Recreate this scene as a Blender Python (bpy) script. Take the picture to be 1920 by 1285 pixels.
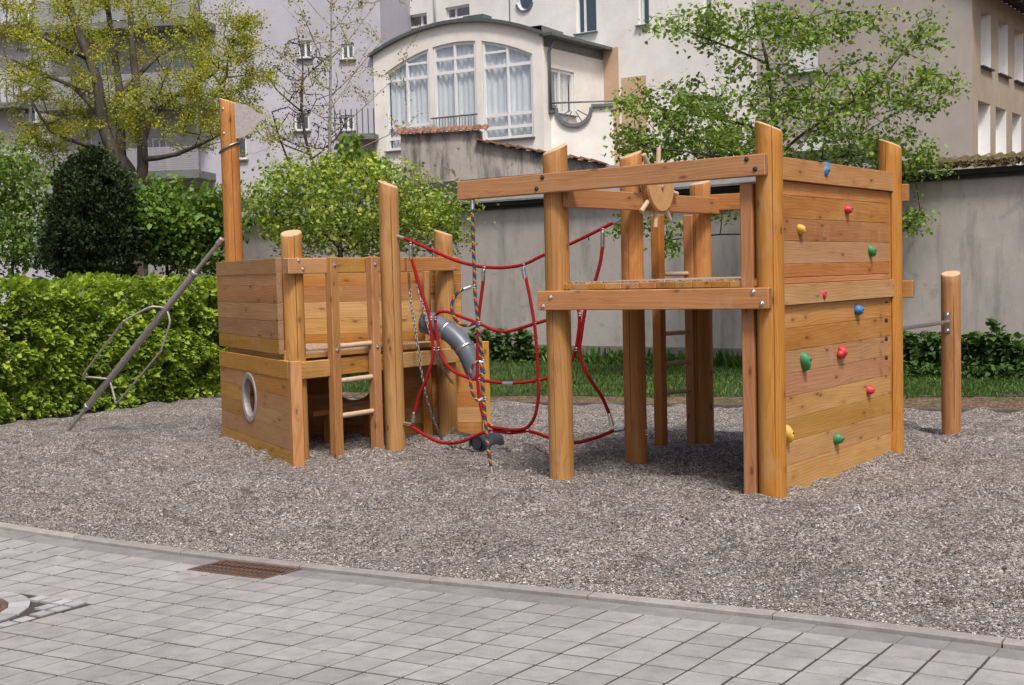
import bpy, math, random
import numpy as np
from mathutils import Vector, Matrix, noise
random.seed(7); RNG = np.random.default_rng(7)
S = bpy.context.scene
for o in list(bpy.data.objects): bpy.data.objects.remove(o, do_unlink=True)
COL = S.collection

# ------------------------------------------------------------------ camera
CAMZ = 1.65; FPX = 2350.0; PW, PH = 1920.0, 1285.0
pit, rol = math.radians(-3.13), math.radians(-1.38)
fw = Vector((0, math.cos(pit), math.sin(pit))); r0 = Vector((1, 0, 0)); u0 = r0.cross(fw)
CR = math.cos(rol)*r0 + math.sin(rol)*u0; CU = -math.sin(rol)*r0 + math.cos(rol)*u0; CF = fw
cam = bpy.data.cameras.new('camera'); cam_o = bpy.data.objects.new('camera', cam); COL.objects.link(cam_o)
cam.sensor_fit = 'HORIZONTAL'; cam.sensor_width = 36.0; cam.lens = 36.0*FPX/PW
cam.clip_start = 0.1; cam.clip_end = 2000
m = Matrix((CR, CU, -CF)).transposed().to_4x4(); m.translation = (0, 0, CAMZ); cam_o.matrix_world = m
S.camera = cam_o
# ------------------------------------------------------------------ light
SUN_EL, SUN_AZ = math.radians(58), math.radians(165)      # azimuth clockwise from +Y: behind the camera, to the right
wd = bpy.data.worlds.new('World'); S.world = wd; wd.use_nodes = True
nt = wd.node_tree; nt.nodes.clear()
sky = nt.nodes.new('ShaderNodeTexSky'); sky.sky_type = 'NISHITA'; sky.sun_disc = False
sky.sun_elevation = SUN_EL; sky.sun_rotation = SUN_AZ; sky.air_density = .8; sky.dust_density = 6.0; sky.ozone_density = 1.0
bg = nt.nodes.new('ShaderNodeBackground'); bg.inputs['Strength'].default_value = 0.096
wo = nt.nodes.new('ShaderNodeOutputWorld')
nt.links.new(sky.outputs[0], bg.inputs[0]); nt.links.new(bg.outputs[0], wo.inputs[0])
sun = bpy.data.lights.new('sun', 'SUN'); sun.energy = 2.3; sun.angle = math.radians(10); sun.color = (1.0, 0.95, 0.88)
sun_o = bpy.data.objects.new('sun', sun); COL.objects.link(sun_o)
sd = Vector((math.sin(SUN_AZ)*math.cos(SUN_EL), math.cos(SUN_AZ)*math.cos(SUN_EL), math.sin(SUN_EL)))
sun_o.rotation_euler = sd.to_track_quat('Z', 'Y').to_euler(); sun_o.location = sd*60
S.view_settings.view_transform = 'Standard'; S.view_settings.look = 'None'
S.view_settings.exposure = 0.46; S.view_settings.gamma = 1.0; S.view_settings.use_curve_mapping = False

# ------------------------------------------------------------------ photo geometry helpers
CAMP = Vector((0, 0, CAMZ))
def ray(x, y): return CR*((x-960)/FPX) - CU*((y-642.5)/FPX) + CF
def gp(x, y, z=0.0):
    d = ray(x, y); return CAMP + d*((z-CAMZ)/d.z)
def dep(x, y, Y):
    d = ray(x, y); return CAMP + d*(Y/d.y)
def onp(x, y, P, Q):
    d = ray(x, y); n = Vector((Q[1]-P[1], P[0]-Q[0])); s = (P[0]*n.x+P[1]*n.y)/(d.x*n.x+d.y*n.y)
    return CAMP + d*s
def hz(P, y):
    k = -(y-642.5)/FPX; d = Vector((P[0], P[1], -CAMZ)); return (k*d.dot(CF)-d.dot(CU))/(CU.z-k*CF.z)
def topx(p):
    d = Vector(p)-CAMP; z = d.dot(CF); return 960+FPX*d.dot(CR)/z, 642.5-FPX*d.dot(CU)/z
V2 = lambda a: Vector((a[0], a[1], 0))

# ------------------------------------------------------------------ node materials
class NT:
    def __init__(s, name):
        s.m = bpy.data.materials.new(name); s.m.use_nodes = True; s.t = s.m.node_tree; s.t.nodes.clear()
        s.out = s.n('ShaderNodeOutputMaterial'); s.b = s.n('ShaderNodeBsdfPrincipled'); s.l(s.b.outputs[0], s.out.inputs[0])
    def n(s, typ, **kw):
        x = s.t.nodes.new(typ)
        for k, v in kw.items(): setattr(x, k, v)
        return x
    def l(s, a, b): s.t.links.new(a, b)
    def inp(s, node, key, v):
        if hasattr(v, 'is_output'): s.l(v, node.inputs[key])
        else: node.inputs[key].default_value = v
    def coord(s, kind='Object'): return s.n('ShaderNodeTexCoord').outputs[kind]
    def mapping(s, v, scale=(1, 1, 1), loc=(0, 0, 0), rot=(0, 0, 0)):
        x = s.n('ShaderNodeMapping'); s.inp(x, 'Vector', v); s.inp(x, 'Scale', scale); s.inp(x, 'Location', loc); s.inp(x, 'Rotation', rot); return x.outputs[0]
    def noise(s, v, scale, detail=3, rough=.55, dist=0):
        x = s.n('ShaderNodeTexNoise'); s.inp(x, 'Vector', v); s.inp(x, 'Scale', scale); s.inp(x, 'Detail', detail); s.inp(x, 'Roughness', rough); s.inp(x, 'Distortion', dist); return x
    def voro(s, v, scale, feature='F1', rand=1.0):
        x = s.n('ShaderNodeTexVoronoi', feature=feature); s.inp(x, 'Vector', v); s.inp(x, 'Scale', scale); s.inp(x, 'Randomness', rand); return x
    def ramp(s, f, stops, mode='LINEAR'):
        x = s.n('ShaderNodeValToRGB'); s.inp(x, 0, f); r = x.color_ramp; r.interpolation = mode
        while len(r.elements) < len(stops): r.elements.new(0.5)
        for e, (p, c) in zip(r.elements, stops):
            e.position = p; e.color = (*c, 1) if isinstance(c, tuple) else (c, c, c, 1)
        return x.outputs[0]
    def math(s, op, a, b=0.0, c=None):
        x = s.n('ShaderNodeMath', operation=op); s.inp(x, 0, a); s.inp(x, 1, b)
        if c is not None: s.inp(x, 2, c)
        return x.outputs[0]
    def mix(s, f, a, b, blend='MIX'):
        x = s.n('ShaderNodeMix', data_type='RGBA', blend_type=blend); s.inp(x, 0, f)
        for i, v in ((6, a), (7, b)):
            if hasattr(v, 'is_output'): s.l(v, x.inputs[i])
            else: x.inputs[i].default_value = (*v, 1) if len(v) == 3 else v
        return x.outputs[2]
    def bump(s, h, strength=.3, dist=.01):
        x = s.n('ShaderNodeBump'); s.inp(x, 'Height', h); s.inp(x, 'Strength', strength); s.inp(x, 'Distance', dist); s.l(x.outputs[0], s.b.inputs['Normal']); return x.outputs[0]
    def col(s, c): s.inp(s.b, 'Base Color', (*c, 1) if isinstance(c, tuple) and len(c) == 3 else c)
    def set(s, rough=.6, metal=0.0, spec=.5): s.inp(s.b, 'Roughness', rough); s.inp(s.b, 'Metallic', metal); s.inp(s.b, 'Specular IOR Level', spec)
    def orand(s): return s.n('ShaderNodeObjectInfo').outputs['Random']

def m_plain(name, c, rough=.6, metal=0.0, var=.12, scale=8, bump=.0):
    t = NT(name); v = t.coord(); f = t.noise(v, scale, 4).outputs[0]
    k = t.ramp(f, [(.3, 1-var), (.7, 1+var*.6)])
    t.col(t.mix(1.0, c, k, 'MULTIPLY')); t.set(rough, metal)
    if bump: t.bump(t.noise(v, scale*12, 3).outputs[0], bump, .004)
    return t.m

def m_wood(name, axis, base, dark, light, sat_rand=1.0, knots=True):
    t = NT(name); v = t.coord(); oi = t.orand()
    wn = t.n('ShaderNodeTexWhiteNoise', noise_dimensions='1D'); t.l(oi, wn.inputs['W'])
    off = t.n('ShaderNodeVectorMath', operation='SCALE'); t.l(wn.outputs['Color'], off.inputs[0]); off.inputs['Scale'].default_value = 9.0
    add = t.n('ShaderNodeVectorMath', operation='ADD'); t.l(v, add.inputs[0]); t.l(off.outputs[0], add.inputs[1]); p = add.outputs[0]
    sc = {'x': lambda a, b: (a, b, b), 'z': lambda a, b: (b, b, a)}[axis]
    # knots pull the grain around them
    kv = t.voro(t.mapping(p, sc(3.6, 9.5)), 1.0)
    kd = kv.outputs['Distance']
    knot = t.ramp(kd, [(.07, 1.0), (.15, 0.0)]); halo = t.ramp(kd, [(.08, 1.0), (.42, 0.0)])
    warp = t.noise(t.mapping(p, sc(.55, 2.4)), 1.3, 1.5, .45).outputs[0]
    wv = t.n('ShaderNodeTexNoise'); 
    # growth rings: a radial field far from the board's heart, bent by the warp and by knots
    sep = t.n('ShaderNodeSeparateXYZ'); t.l(t.mapping(p, sc(.16, 1.0)), sep.inputs[0])
    if axis == 'x': a, b = sep.outputs[1], sep.outputs[2]
    else: a, b = sep.outputs[0], sep.outputs[1]
    rad = t.math('ADD', t.math('MULTIPLY', a, .55), b)
    rad = t.math('ADD', rad, t.math('MULTIPLY', warp, .21))
    rad = t.math('ADD', rad, t.math('MULTIPLY', halo, .022))
    ring = t.math('FRACT', t.math('MULTIPLY', rad, 40.0))
    ringc = t.ramp(ring, [(.0, .05), (.55, .35), (.86, 1.0), (.97, .35), (1.0, .05)])
    fine = t.noise(t.mapping(p, sc(3.0, 95.0)), 1.0, 3, .6).outputs[0]
    big = t.noise(t.mapping(p, sc(.8, 5.0)), 1.0, 3, .55).outputs[0]
    c = t.mix(t.ramp(big, [(.3, 0.0), (.72, 1.0)]), base, light)
    c = t.mix(t.math('MULTIPLY', ringc, t.ramp(big, [(.3, .62), (.72, .24)])), c, dark)
    c = t.mix(1.0, c, t.ramp(fine, [(.25, .82), (.75, 1.1)]), 'MULTIPLY')
    if knots:
        c = t.mix(t.math('MULTIPLY', halo, .35), c, dark)
        c = t.mix(t.math('MULTIPLY', knot, .68), c, (dark[0]*.33, dark[1]*.28, dark[2]*.25))
    # board to board tone
    hs = t.n('ShaderNodeHueSaturation'); t.l(c, hs.inputs['Color'])
    t.l(t.math('MULTIPLY_ADD', oi, .024*sat_rand, .5-.014*sat_rand), hs.inputs['Hue'])
    sp = t.n('ShaderNodeSeparateColor'); t.l(wn.outputs['Color'], sp.inputs[0])
    t.l(t.math('MULTIPLY_ADD', sp.outputs[1], .34*sat_rand, 1-.2*sat_rand), hs.inputs['Value'])
    t.l(t.math('MULTIPLY_ADD', sp.outputs[2], .22, .92), hs.inputs['Saturation'])
    c = hs.outputs[0]
    # scuffs and weather film
    sc2 = t.noise(t.mapping(p, (5, 5, 2.2)), 1.4, 5, .65).outputs[0]
    c = t.mix(t.ramp(sc2, [(.57, 0.0), (.76, .34)]), c, (.47, .36, .25))
    t.col(c); t.set(.62, 0, .35)
    t.bump(t.math('ADD', t.math('MULTIPLY', fine, .6), t.math('MULTIPLY', ring, .35)), .22, .002)
    return t.m

WB, WD, WL = (.445, .228, .076), (.265, .108, .032), (.53, .302, .122)
M = {}
M['wood'] = m_wood('larch_board', 'x', WB, WD, WL)
M['beam'] = m_wood('larch_beam', 'x', (.43, .198, .072), (.27, .10, .031), (.48, .236, .092), .5)
M['rail'] = m_wood('larch_rail', 'z', (.405, .184, .064), (.26, .096, .032), (.47, .236, .088), .5)
M['log'] = m_wood('larch_log', 'z', (.415, .196, .058), (.25, .094, .025), (.495, .262, .090), .5)
M['dowel'] = m_plain('pale_dowel', (.52, .40, .27), .55, 0, .12, 14)
M['ply'] = m_plain('plywood_ply', (.53, .30, .12), .6, 0, .15, 10)

def m_endgrain():
    t = NT('end_grain'); v = t.coord(); oi = t.orand()
    w = t.n('ShaderNodeTexWave', wave_type='RINGS', rings_direction='Z'); t.l(v, w.inputs[0]); w.inputs['Scale'].default_value = 45; w.inputs['Distortion'].default_value = 1.5
    c = t.mix(w.outputs['Fac'], (.66, .46, .29), (.58, .36, .19))
    c = t.mix(1.0, c, t.ramp(t.noise(v, 60, 4).outputs[0], [(.3, .78), (.7, 1.08)]), 'MULTIPLY')
    t.col(c); t.set(.75); return t.m
M['end'] = m_endgrain()
M['sawn'] = m_plain('sawn_board_end', (.27, .155, .085), .8, 0, .35, 26)
def m_metal(name, c, rough, metal=1.0):
    t = NT(name); v = t.coord(); n = t.noise(v, 40, 4).outputs[0]
    t.col(t.mix(1.0, c, t.ramp(n, [(.3, .8), (.7, 1.05)]), 'MULTIPLY')); t.inp(t.b, 'Roughness', t.ramp(n, [(.3, rough*.8), (.7, rough*1.25)])); t.inp(t.b, 'Metallic', metal); return t.m
M['steel'] = m_metal('stainless_steel', (.60, .58, .58), .36)
M['alu'] = m_metal('aluminium_sleeve', (.72, .72, .73), .30)
M['galv'] = m_metal('galvanised_tube', (.40, .37, .36), .5, .6)
M['chain'] = m_metal('chain_steel', (.36, .35, .34), .45)
M['flag'] = m_metal('brushed_flag_sheet', (.42, .375, .375), .5, .2)
M['dark'] = m_plain('black_rubber', (.03, .03, .032), .6)
M['pvc'] = m_plain('grey_plastic_pipe', (.115, .135, .175), .38, 0, .18, 9)
M['bucket'] = m_plain('dark_grey_rubber', (.045, .052, .065), .5, 0, .25, 12)
M['iron'] = m_plain('rusty_cast_iron', (.15, .085, .062), .75, .2, .45, 22, .4)
M['hole'] = m_plain('painted_shade_black', (.010, .009, .008), 1.0)  # near-black colour that stands in for the shade of unlit depths

def m_rope(name, cols, twist, rough=.75):
    t = NT(name); uv = t.n('ShaderNodeUVMap').outputs[0]; sep = t.n('ShaderNodeSeparateXYZ'); t.l(uv, sep.inputs[0])
    f = t.math('FRACT', t.math('ADD', t.math('MULTIPLY', sep.outputs[1], twist), sep.outputs[0]))
    n = len(cols); t.col(t.ramp(f, [(i/n, c) for i, c in enumerate(cols)], 'CONSTANT')) if n > 1 else t.col(cols[0])
    st = t.math('FRACT', t.math('ADD', t.math('MULTIPLY', sep.outputs[1], max(twist, 42)), t.math('MULTIPLY', sep.outputs[0], 3)))
    t.set(rough, 0, .2); t.bump(t.math('ABSOLUTE', t.math('SUBTRACT', st, .5)), .9, .012); return t.m
M['red'] = m_rope('red_rope', [(.33, .012, .014)], 42, .9)
M['rainbow'] = m_rope('rainbow_rope', [(.010, .035, .15), (.012, .06, .13), (.02, .11, .09), (.42, .27, .03), (.42, .085, .012), (.28, .014, .02)], 13)
def hold_mat(n, c): 
    t = NT(n); v = t.coord(); f = t.noise(v, 30, 4).outputs[0]
    t.col(t.mix(t.ramp(f, [(.55, 0.0), (.8, .25)]), c, (.7, .62, .58))); t.set(.55); t.bump(t.noise(v, 220, 2).outputs[0], .25, .002); return t.m
M['h_red'] = hold_mat('red_hold', (.50, .028, .035)); M['h_blue'] = hold_mat('blue_hold', (.022, .13, .34))
M['h_green'] = hold_mat('green_hold', (.035, .19, .07)); M['h_yellow'] = hold_mat('yellow_hold', (.58, .36, .045))

def m_grit(name):                    # grippy deck surface: pale chips on brown ply
    t = NT(name); v = t.coord('Object'); w = t.voro(v, 75)
    sp = t.n('ShaderNodeSeparateColor'); t.l(w.outputs['Color'], sp.inputs[0])
    c = t.ramp(sp.outputs[0], [(0, (.20, .10, .055)), (.3, (.30, .19, .12)), (.6, (.40, .29, .2)), (.88, (.55, .45, .35)), (1, (.08, .06, .05))])
    t.col(c); t.set(.85); t.bump(w.outputs['Distance'], .6, .006); return t.m
M['grit'] = m_grit('gritty_floor_panel')

def m_gravel():
    t = NT('gravel'); v = t.coord('Object')
    warp = t.noise(v, 60, 2).outputs['Color']
    w = t.voro(v, 130); w2 = t.voro(v, 62)
    sp = t.n('ShaderNodeSeparateColor'); t.l(w.outputs['Color'], sp.inputs[0])
    sp2 = t.n('ShaderNodeSeparateColor'); t.l(w2.outputs['Color'], sp2.inputs[0])
    pal = [(0, (.022, .019, .018)), (.2, (.062, .053, .048)), (.38, (.14, .122, .11)), (.54, (.23, .207, .192)), (.70, (.335, .31, .295)), (.86, (.48, .455, .435)), (.96, (.66, .645, .63)), (1, (.80, .79, .78))]
    c = t.ramp(sp.outputs[0], pal); c2 = t.ramp(sp2.outputs[1], pal)
    c = t.mix(.45, c, c2)
    c = t.mix(t.ramp(sp.outputs[2], [(.8, 0.0), (.9, .55)]), c, (.20, .115, .062))
    g = t.noise(v, 1.1, 5, .6).outputs[0]
    c = t.mix(1.0, c, t.ramp(g, [(.3, (.80, .78, .77)), (.7, (1.2, 1.18, 1.17))]), 'MULTIPLY')
    g2 = t.noise(v, 5.0, 5, .62).outputs[0]
    c = t.mix(t.ramp(g2, [(.56, 0.0), (.66, .62)]), c, (.080, .060, .047))
    t.col(c); t.set(.8, 0, .3)
    h = t.math('ADD', t.math('MULTIPLY', w.outputs['Distance'], -1.0), t.math('MULTIPLY', w2.outputs['Distance'], -1.2))
    t.bump(h, .9, .012); return t.m
M['gravel'] = m_gravel()
def m_pebble():
    t = NT('pebble'); r = t.n('ShaderNodeNewGeometry').outputs['Random Per Island']
    c = t.ramp(r, [(0, (.04, .036, .034)), (.15, (.10, .088, .08)), (.35, (.19, .165, .15)), (.5, (.24, .165, .11)), (.6, (.26, .235, .22)), (.8, (.37, .345, .33)), (.93, (.50, .48, .46)), (1, (.66, .65, .64))])
    t.col(c); t.set(.7, 0, .4); return t.m
M['pebble'] = m_pebble()

def m_paver(name, base, var, speck=.2):
    t = NT(name); v = t.coord('Object'); oi = t.orand()
    wn = t.n('ShaderNodeTexWhiteNoise', noise_dimensions='1D'); t.l(oi, wn.inputs['W'])
    off = t.n('ShaderNodeVectorMath', operation='SCALE'); t.l(wn.outputs['Color'], off.inputs[0]); off.inputs['Scale'].default_value = 20.0
    add = t.n('ShaderNodeVectorMath', operation='ADD'); t.l(v, add.inputs[0]); t.l(off.outputs[0], add.inputs[1]); p = add.outputs[0]
    c = t.ramp(oi, [(0, tuple(b*(1-var) for b in base)), (.5, base), (1, tuple(b*(1+var) for b in base))])
    f = t.noise(p, 9, 5, .62).outputs[0]
    c = t.mix(1.0, c, t.ramp(f, [(.28, .80), (.5, 1.0), (.75, 1.16)]), 'MULTIPLY')
    g = t.noise(p, 190, 2, .7).outputs[0]
    c = t.mix(1.0, c, t.ramp(g, [(.3, 1-speck), (.7, 1+speck*.7)]), 'MULTIPLY')
    big = t.noise(t.n('ShaderNodeNewGeometry').outputs['Position'], .9, 4, .6).outputs[0]
    c = t.mix(1.0, c, t.ramp(big, [(.32, (.86, .85, .85)), (.68, (1.1, 1.09, 1.08))]), 'MULTIPLY')
    st = t.noise(p, 3.2, 5, .7, .6).outputs[0]
    c = t.mix(t.ramp(st, [(.66, 0.0), (.74, .35)]), c, (.42, .40, .38))
    t.col(c); t.set(.82, 0, .3); t.bump(t.math('ADD', g, t.math('MULTIPLY', f, .5)), .25, .003); return t.m
M['paver'] = m_paver('concrete_paver', (.318, .310, .308), .075)
M['gutter'] = m_paver('blue_grey_gutter_stone', (.232, .228, .230), .07)
M['kerb'] = m_paver('concrete_kerb', (.31, .288, .272), .08)
M['sett'] = m_paver('pale_granite_sett', (.36, .36, .37), .15)
M['joint'] = m_plain('sandy_joint', (.058, .047, .038), .95, 0, .45, 30)

def m_soil():
    t = NT('soil'); v = t.coord('Object'); w = t.voro(v, 38); sp = t.n('ShaderNodeSeparateColor'); t.l(w.outputs['Color'], sp.inputs[0])
    c = t.ramp(sp.outputs[0], [(0, (.05, .032, .022)), (.4, (.11, .068, .045)), (.75, (.19, .12, .082)), (1, (.34, .26, .2))])
    g = t.noise(v, 1.7, 4).outputs[0]; c = t.mix(t.ramp(g, [(.48, 0.0), (.62, .5)]), c, (.05, .085, .025))
    t.col(c); t.set(.95, 0, .2); t.bump(w.outputs['Distance'], .8, .02); return t.m
M['soil'] = m_soil()
M['lawnbase'] = m_plain('lawn_earth', (.05, .062, .024), .95, 0, .5, 4)

def m_leaf(name, cols, trans=.35, rough=.5, clump=None):
    t = NT(name); g = t.n('ShaderNodeNewGeometry'); r = g.outputs['Random Per Island']
    n = len(cols); c = t.ramp(r, [(i/(n-1), k) for i, k in enumerate(cols)])
    cl = t.noise(t.coord('Object'), 1.6, 3, .6).outputs[0]
    c = t.mix(1.0, c, t.ramp(cl, [(.3, (.62, .68, .6)), (.7, (1.3, 1.24, 1.1))]), 'MULTIPLY')
    t.col(c); t.set(rough, 0, .35)
    tr = t.n('ShaderNodeBsdfTranslucent'); t.l(t.mix(1.0, c, (1.25, 1.2, .6), 'MULTIPLY'), tr.inputs[0])
    mx = t.n('ShaderNodeMixShader'); mx.inputs[0].default_value = trans; t.l(t.b.outputs[0], mx.inputs[1]); t.l(tr.outputs[0], mx.inputs[2]); t.l(mx.outputs[0], t.out.inputs[0]); return t.m
def m_bark(name, a, b, sc=14):
    t = NT(name); v = t.coord('Object'); f = t.noise(t.mapping(v, (1, 1, .25)), sc, 5, .65).outputs[0]
    t.col(t.ramp(f, [(.3, a), (.7, b)])); t.set(.9, 0, .2); t.bump(f, .5, .02); return t.m
M['bark'] = m_bark('dark_bark', (.035, .028, .022), (.10, .085, .07))
M['barkgrey'] = m_bark('grey_bark', (.055, .047, .038), (.135, .118, .098))
M['barkpale'] = m_bark('pale_bark', (.22, .20, .18), (.38, .35, .32))

def m_render(name, base, stain=.3, stainc=(.10, .095, .09), patch=None, scale=1.0, streak=True, lo=.52):
    t = NT(name); v = t.coord('Object')
    a = t.noise(v, .5*scale, 5, .6).outputs[0]; b = t.noise(v, 3.5*scale, 5, .65).outputs[0]; g = t.noise(v, 55, 3, .7).outputs[0]
    c = t.mix(1.0, base, t.ramp(a, [(.3, .86), (.7, 1.1)]), 'MULTIPLY')
    c = t.mix(1.0, c, t.ramp(b, [(.3, .92), (.7, 1.06)]), 'MULTIPLY')
    if streak:
        s = t.noise(t.mapping(v, (3.2*scale, 3.2*scale, .55*scale)), 1.0, 6, .7).outputs[0]
        c = t.mix(t.ramp(s, [(lo, 0.0), (lo+.22, stain)]), c, stainc)
    if patch:
        w = t.noise(v, 1.9*scale, 6, .72, .8).outputs[0]
        c = t.mix(t.ramp(w, [(.60, 0.0), (.63, patch[1])]), c, patch[0])
    c = t.mix(1.0, c, t.ramp(g, [(.3, .93), (.7, 1.05)]), 'MULTIPLY')
    t.col(c); t.set(.92, 0, .2); t.bump(t.math('ADD', g, b), .3, .006); return t.m
M['gwall'] = m_render('grey_roughcast', (.455, .42, .395), .5, (.14, .135, .138), ((.34, .32, .31), .75), 1.1, True, .50)
M['plinth'] = m_render('plinth_render', (.21, .195, .175), .3)
M['oldwall'] = m_render('stained_old_render', (.43, .395, .365), .95, (.10, .092, .088), ((.17, .125, .098), .85), 1.3, True, .43)
M['white'] = m_render('cream_render', (.80, .79, .77), .2, (.45, .43, .40), None, .4)
M['whitebay'] = m_render('bay_cream_render', (.82, .805, .77), .10, (.5, .47, .42), None, .4)
M['peach'] = m_render('peach_render', (.56, .40, .28), .1, (.4, .3, .2), None, .4)
M['greyhouse'] = m_render('taupe_render', (.43, .395, .365), .12, (.25, .23, .22), None, .3)
M['beige'] = m_render('beige_render', (.38, .315, .245), .3, (.22, .18, .15), None, .5)
M['lav'] = m_render('lavender_grey_render', (.48, .475, .54), .12, (.3, .29, .32), None, .3)
M['frame'] = m_plain('white_window_frame', (.78, .79, .80), .4, 0, .04, 3)
M['sill'] = m_plain('blue_grey_sheet', (.16, .185, .195), .45, .3, .15, 6)
M['zinc'] = m_plain('zinc_roof', (.13, .15, .15), .5, .4, .2, 5)
M['blackgut'] = m_plain('black_gutter', (.022, .023, .026), .45, .1, .3, 4)
M['roofgrey'] = m_plain('grey_roof_felt', (.20, .195, .19), .85, 0, .3, 5, .3)
M['slate'] = m_plain('dark_slate', (.055, .058, .062), .7, 0, .35, 7, .3)
M['curtain'] = m_plain('white_curtain', (.86, .88, .88), .9, 0, .05, 3)
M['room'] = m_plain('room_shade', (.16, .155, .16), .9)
M['blind'] = m_plain('white_blind', (.66, .67, .70), .6, 0, .05, 3)
M['balcony'] = m_plain('grey_balcony_sheet', (.33, .335, .36), .5, .2, .1, 3)
M['edge'] = m_plain('edging_timber', (.10, .088, .078), .85, 0, .4, 9)
M['deck'] = m_plain('balcony_slab', (.15, .16, .155), .8, 0, .2, 3)
def m_tile():
    t = NT('clay_coping'); v = t.coord('Object'); oi = t.orand(); f = t.noise(v, 13, 5, .7).outputs[0]
    c = t.ramp(f, [(.25, (.09, .048, .032)), (.5, (.235, .105, .062)), (.75, (.33, .19, .125))])
    c = t.mix(1.0, c, t.ramp(oi, [(0, .7), (1, 1.2)]), 'MULTIPLY'); t.col(c); t.set(.85); return t.m
M['tile'] = m_tile()
def m_moss():
    t = NT('mossy_roof_sheet'); v = t.coord('Object'); f = t.noise(v, 4, 6, .7).outputs[0]
    t.col(t.ramp(f, [(.3, (.035, .030, .013)), (.48, (.085, .07, .022)), (.58, (.14, .105, .042)), (.68, (.30, .29, .28))])); t.set(.95); t.bump(t.noise(v, 40, 4).outputs[0], .8, .03); return t.m
M['moss'] = m_moss()
def m_glass():
    t = NT('window_glass'); gl = t.n('ShaderNodeBsdfGlossy'); gl.inputs['Roughness'].default_value = .02; gl.inputs['Color'].default_value = (.9, .95, 1, 1)
    tr = t.n('ShaderNodeBsdfTransparent'); tr.inputs[0].default_value = (.93, .95, .97, 1); 
    mx = t.n('ShaderNodeMixShader'); mx.inputs[0].default_value = .26; t.l(tr.outputs[0], mx.inputs[1]); t.l(gl.outputs[0], mx.inputs[2]); t.l(mx.outputs[0], t.out.inputs[0]); return t.m
M['glass'] = m_glass()

# ------------------------------------------------------------------ mesh helpers
WM = {}
def put(name, me, mats, mat4=None, parent=None):
    o = bpy.data.objects.new(name, me); COL.objects.link(o)
    mat4 = mat4 or Matrix.Identity(4)
    if parent is not None:
        o.parent = parent; o.matrix_parent_inverse = WM[parent].inverted()
    o.matrix_basis = mat4; WM[o] = mat4
    if mats is not None and not me.materials:
        for k in (mats if isinstance(mats, (list, tuple)) else [mats]): me.materials.append(M[k] if isinstance(k, str) else k)
    return o
def tag(o, label, cat, group=None):
    o['label'] = label; o['category'] = cat
    if group: o['group'] = group
    return o
def thing(name, label, cat, loc, group=None):
    o = bpy.data.objects.new(name, None); COL.objects.link(o); o.empty_display_size = .2
    mt = Matrix.Translation(Vector(loc)); o.matrix_basis = mt; WM[o] = mt; return tag(o, label, cat, group)
def structure(o): o['kind'] = 'structure'; return o
def stuff(o): o['kind'] = 'stuff'; return o

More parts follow.
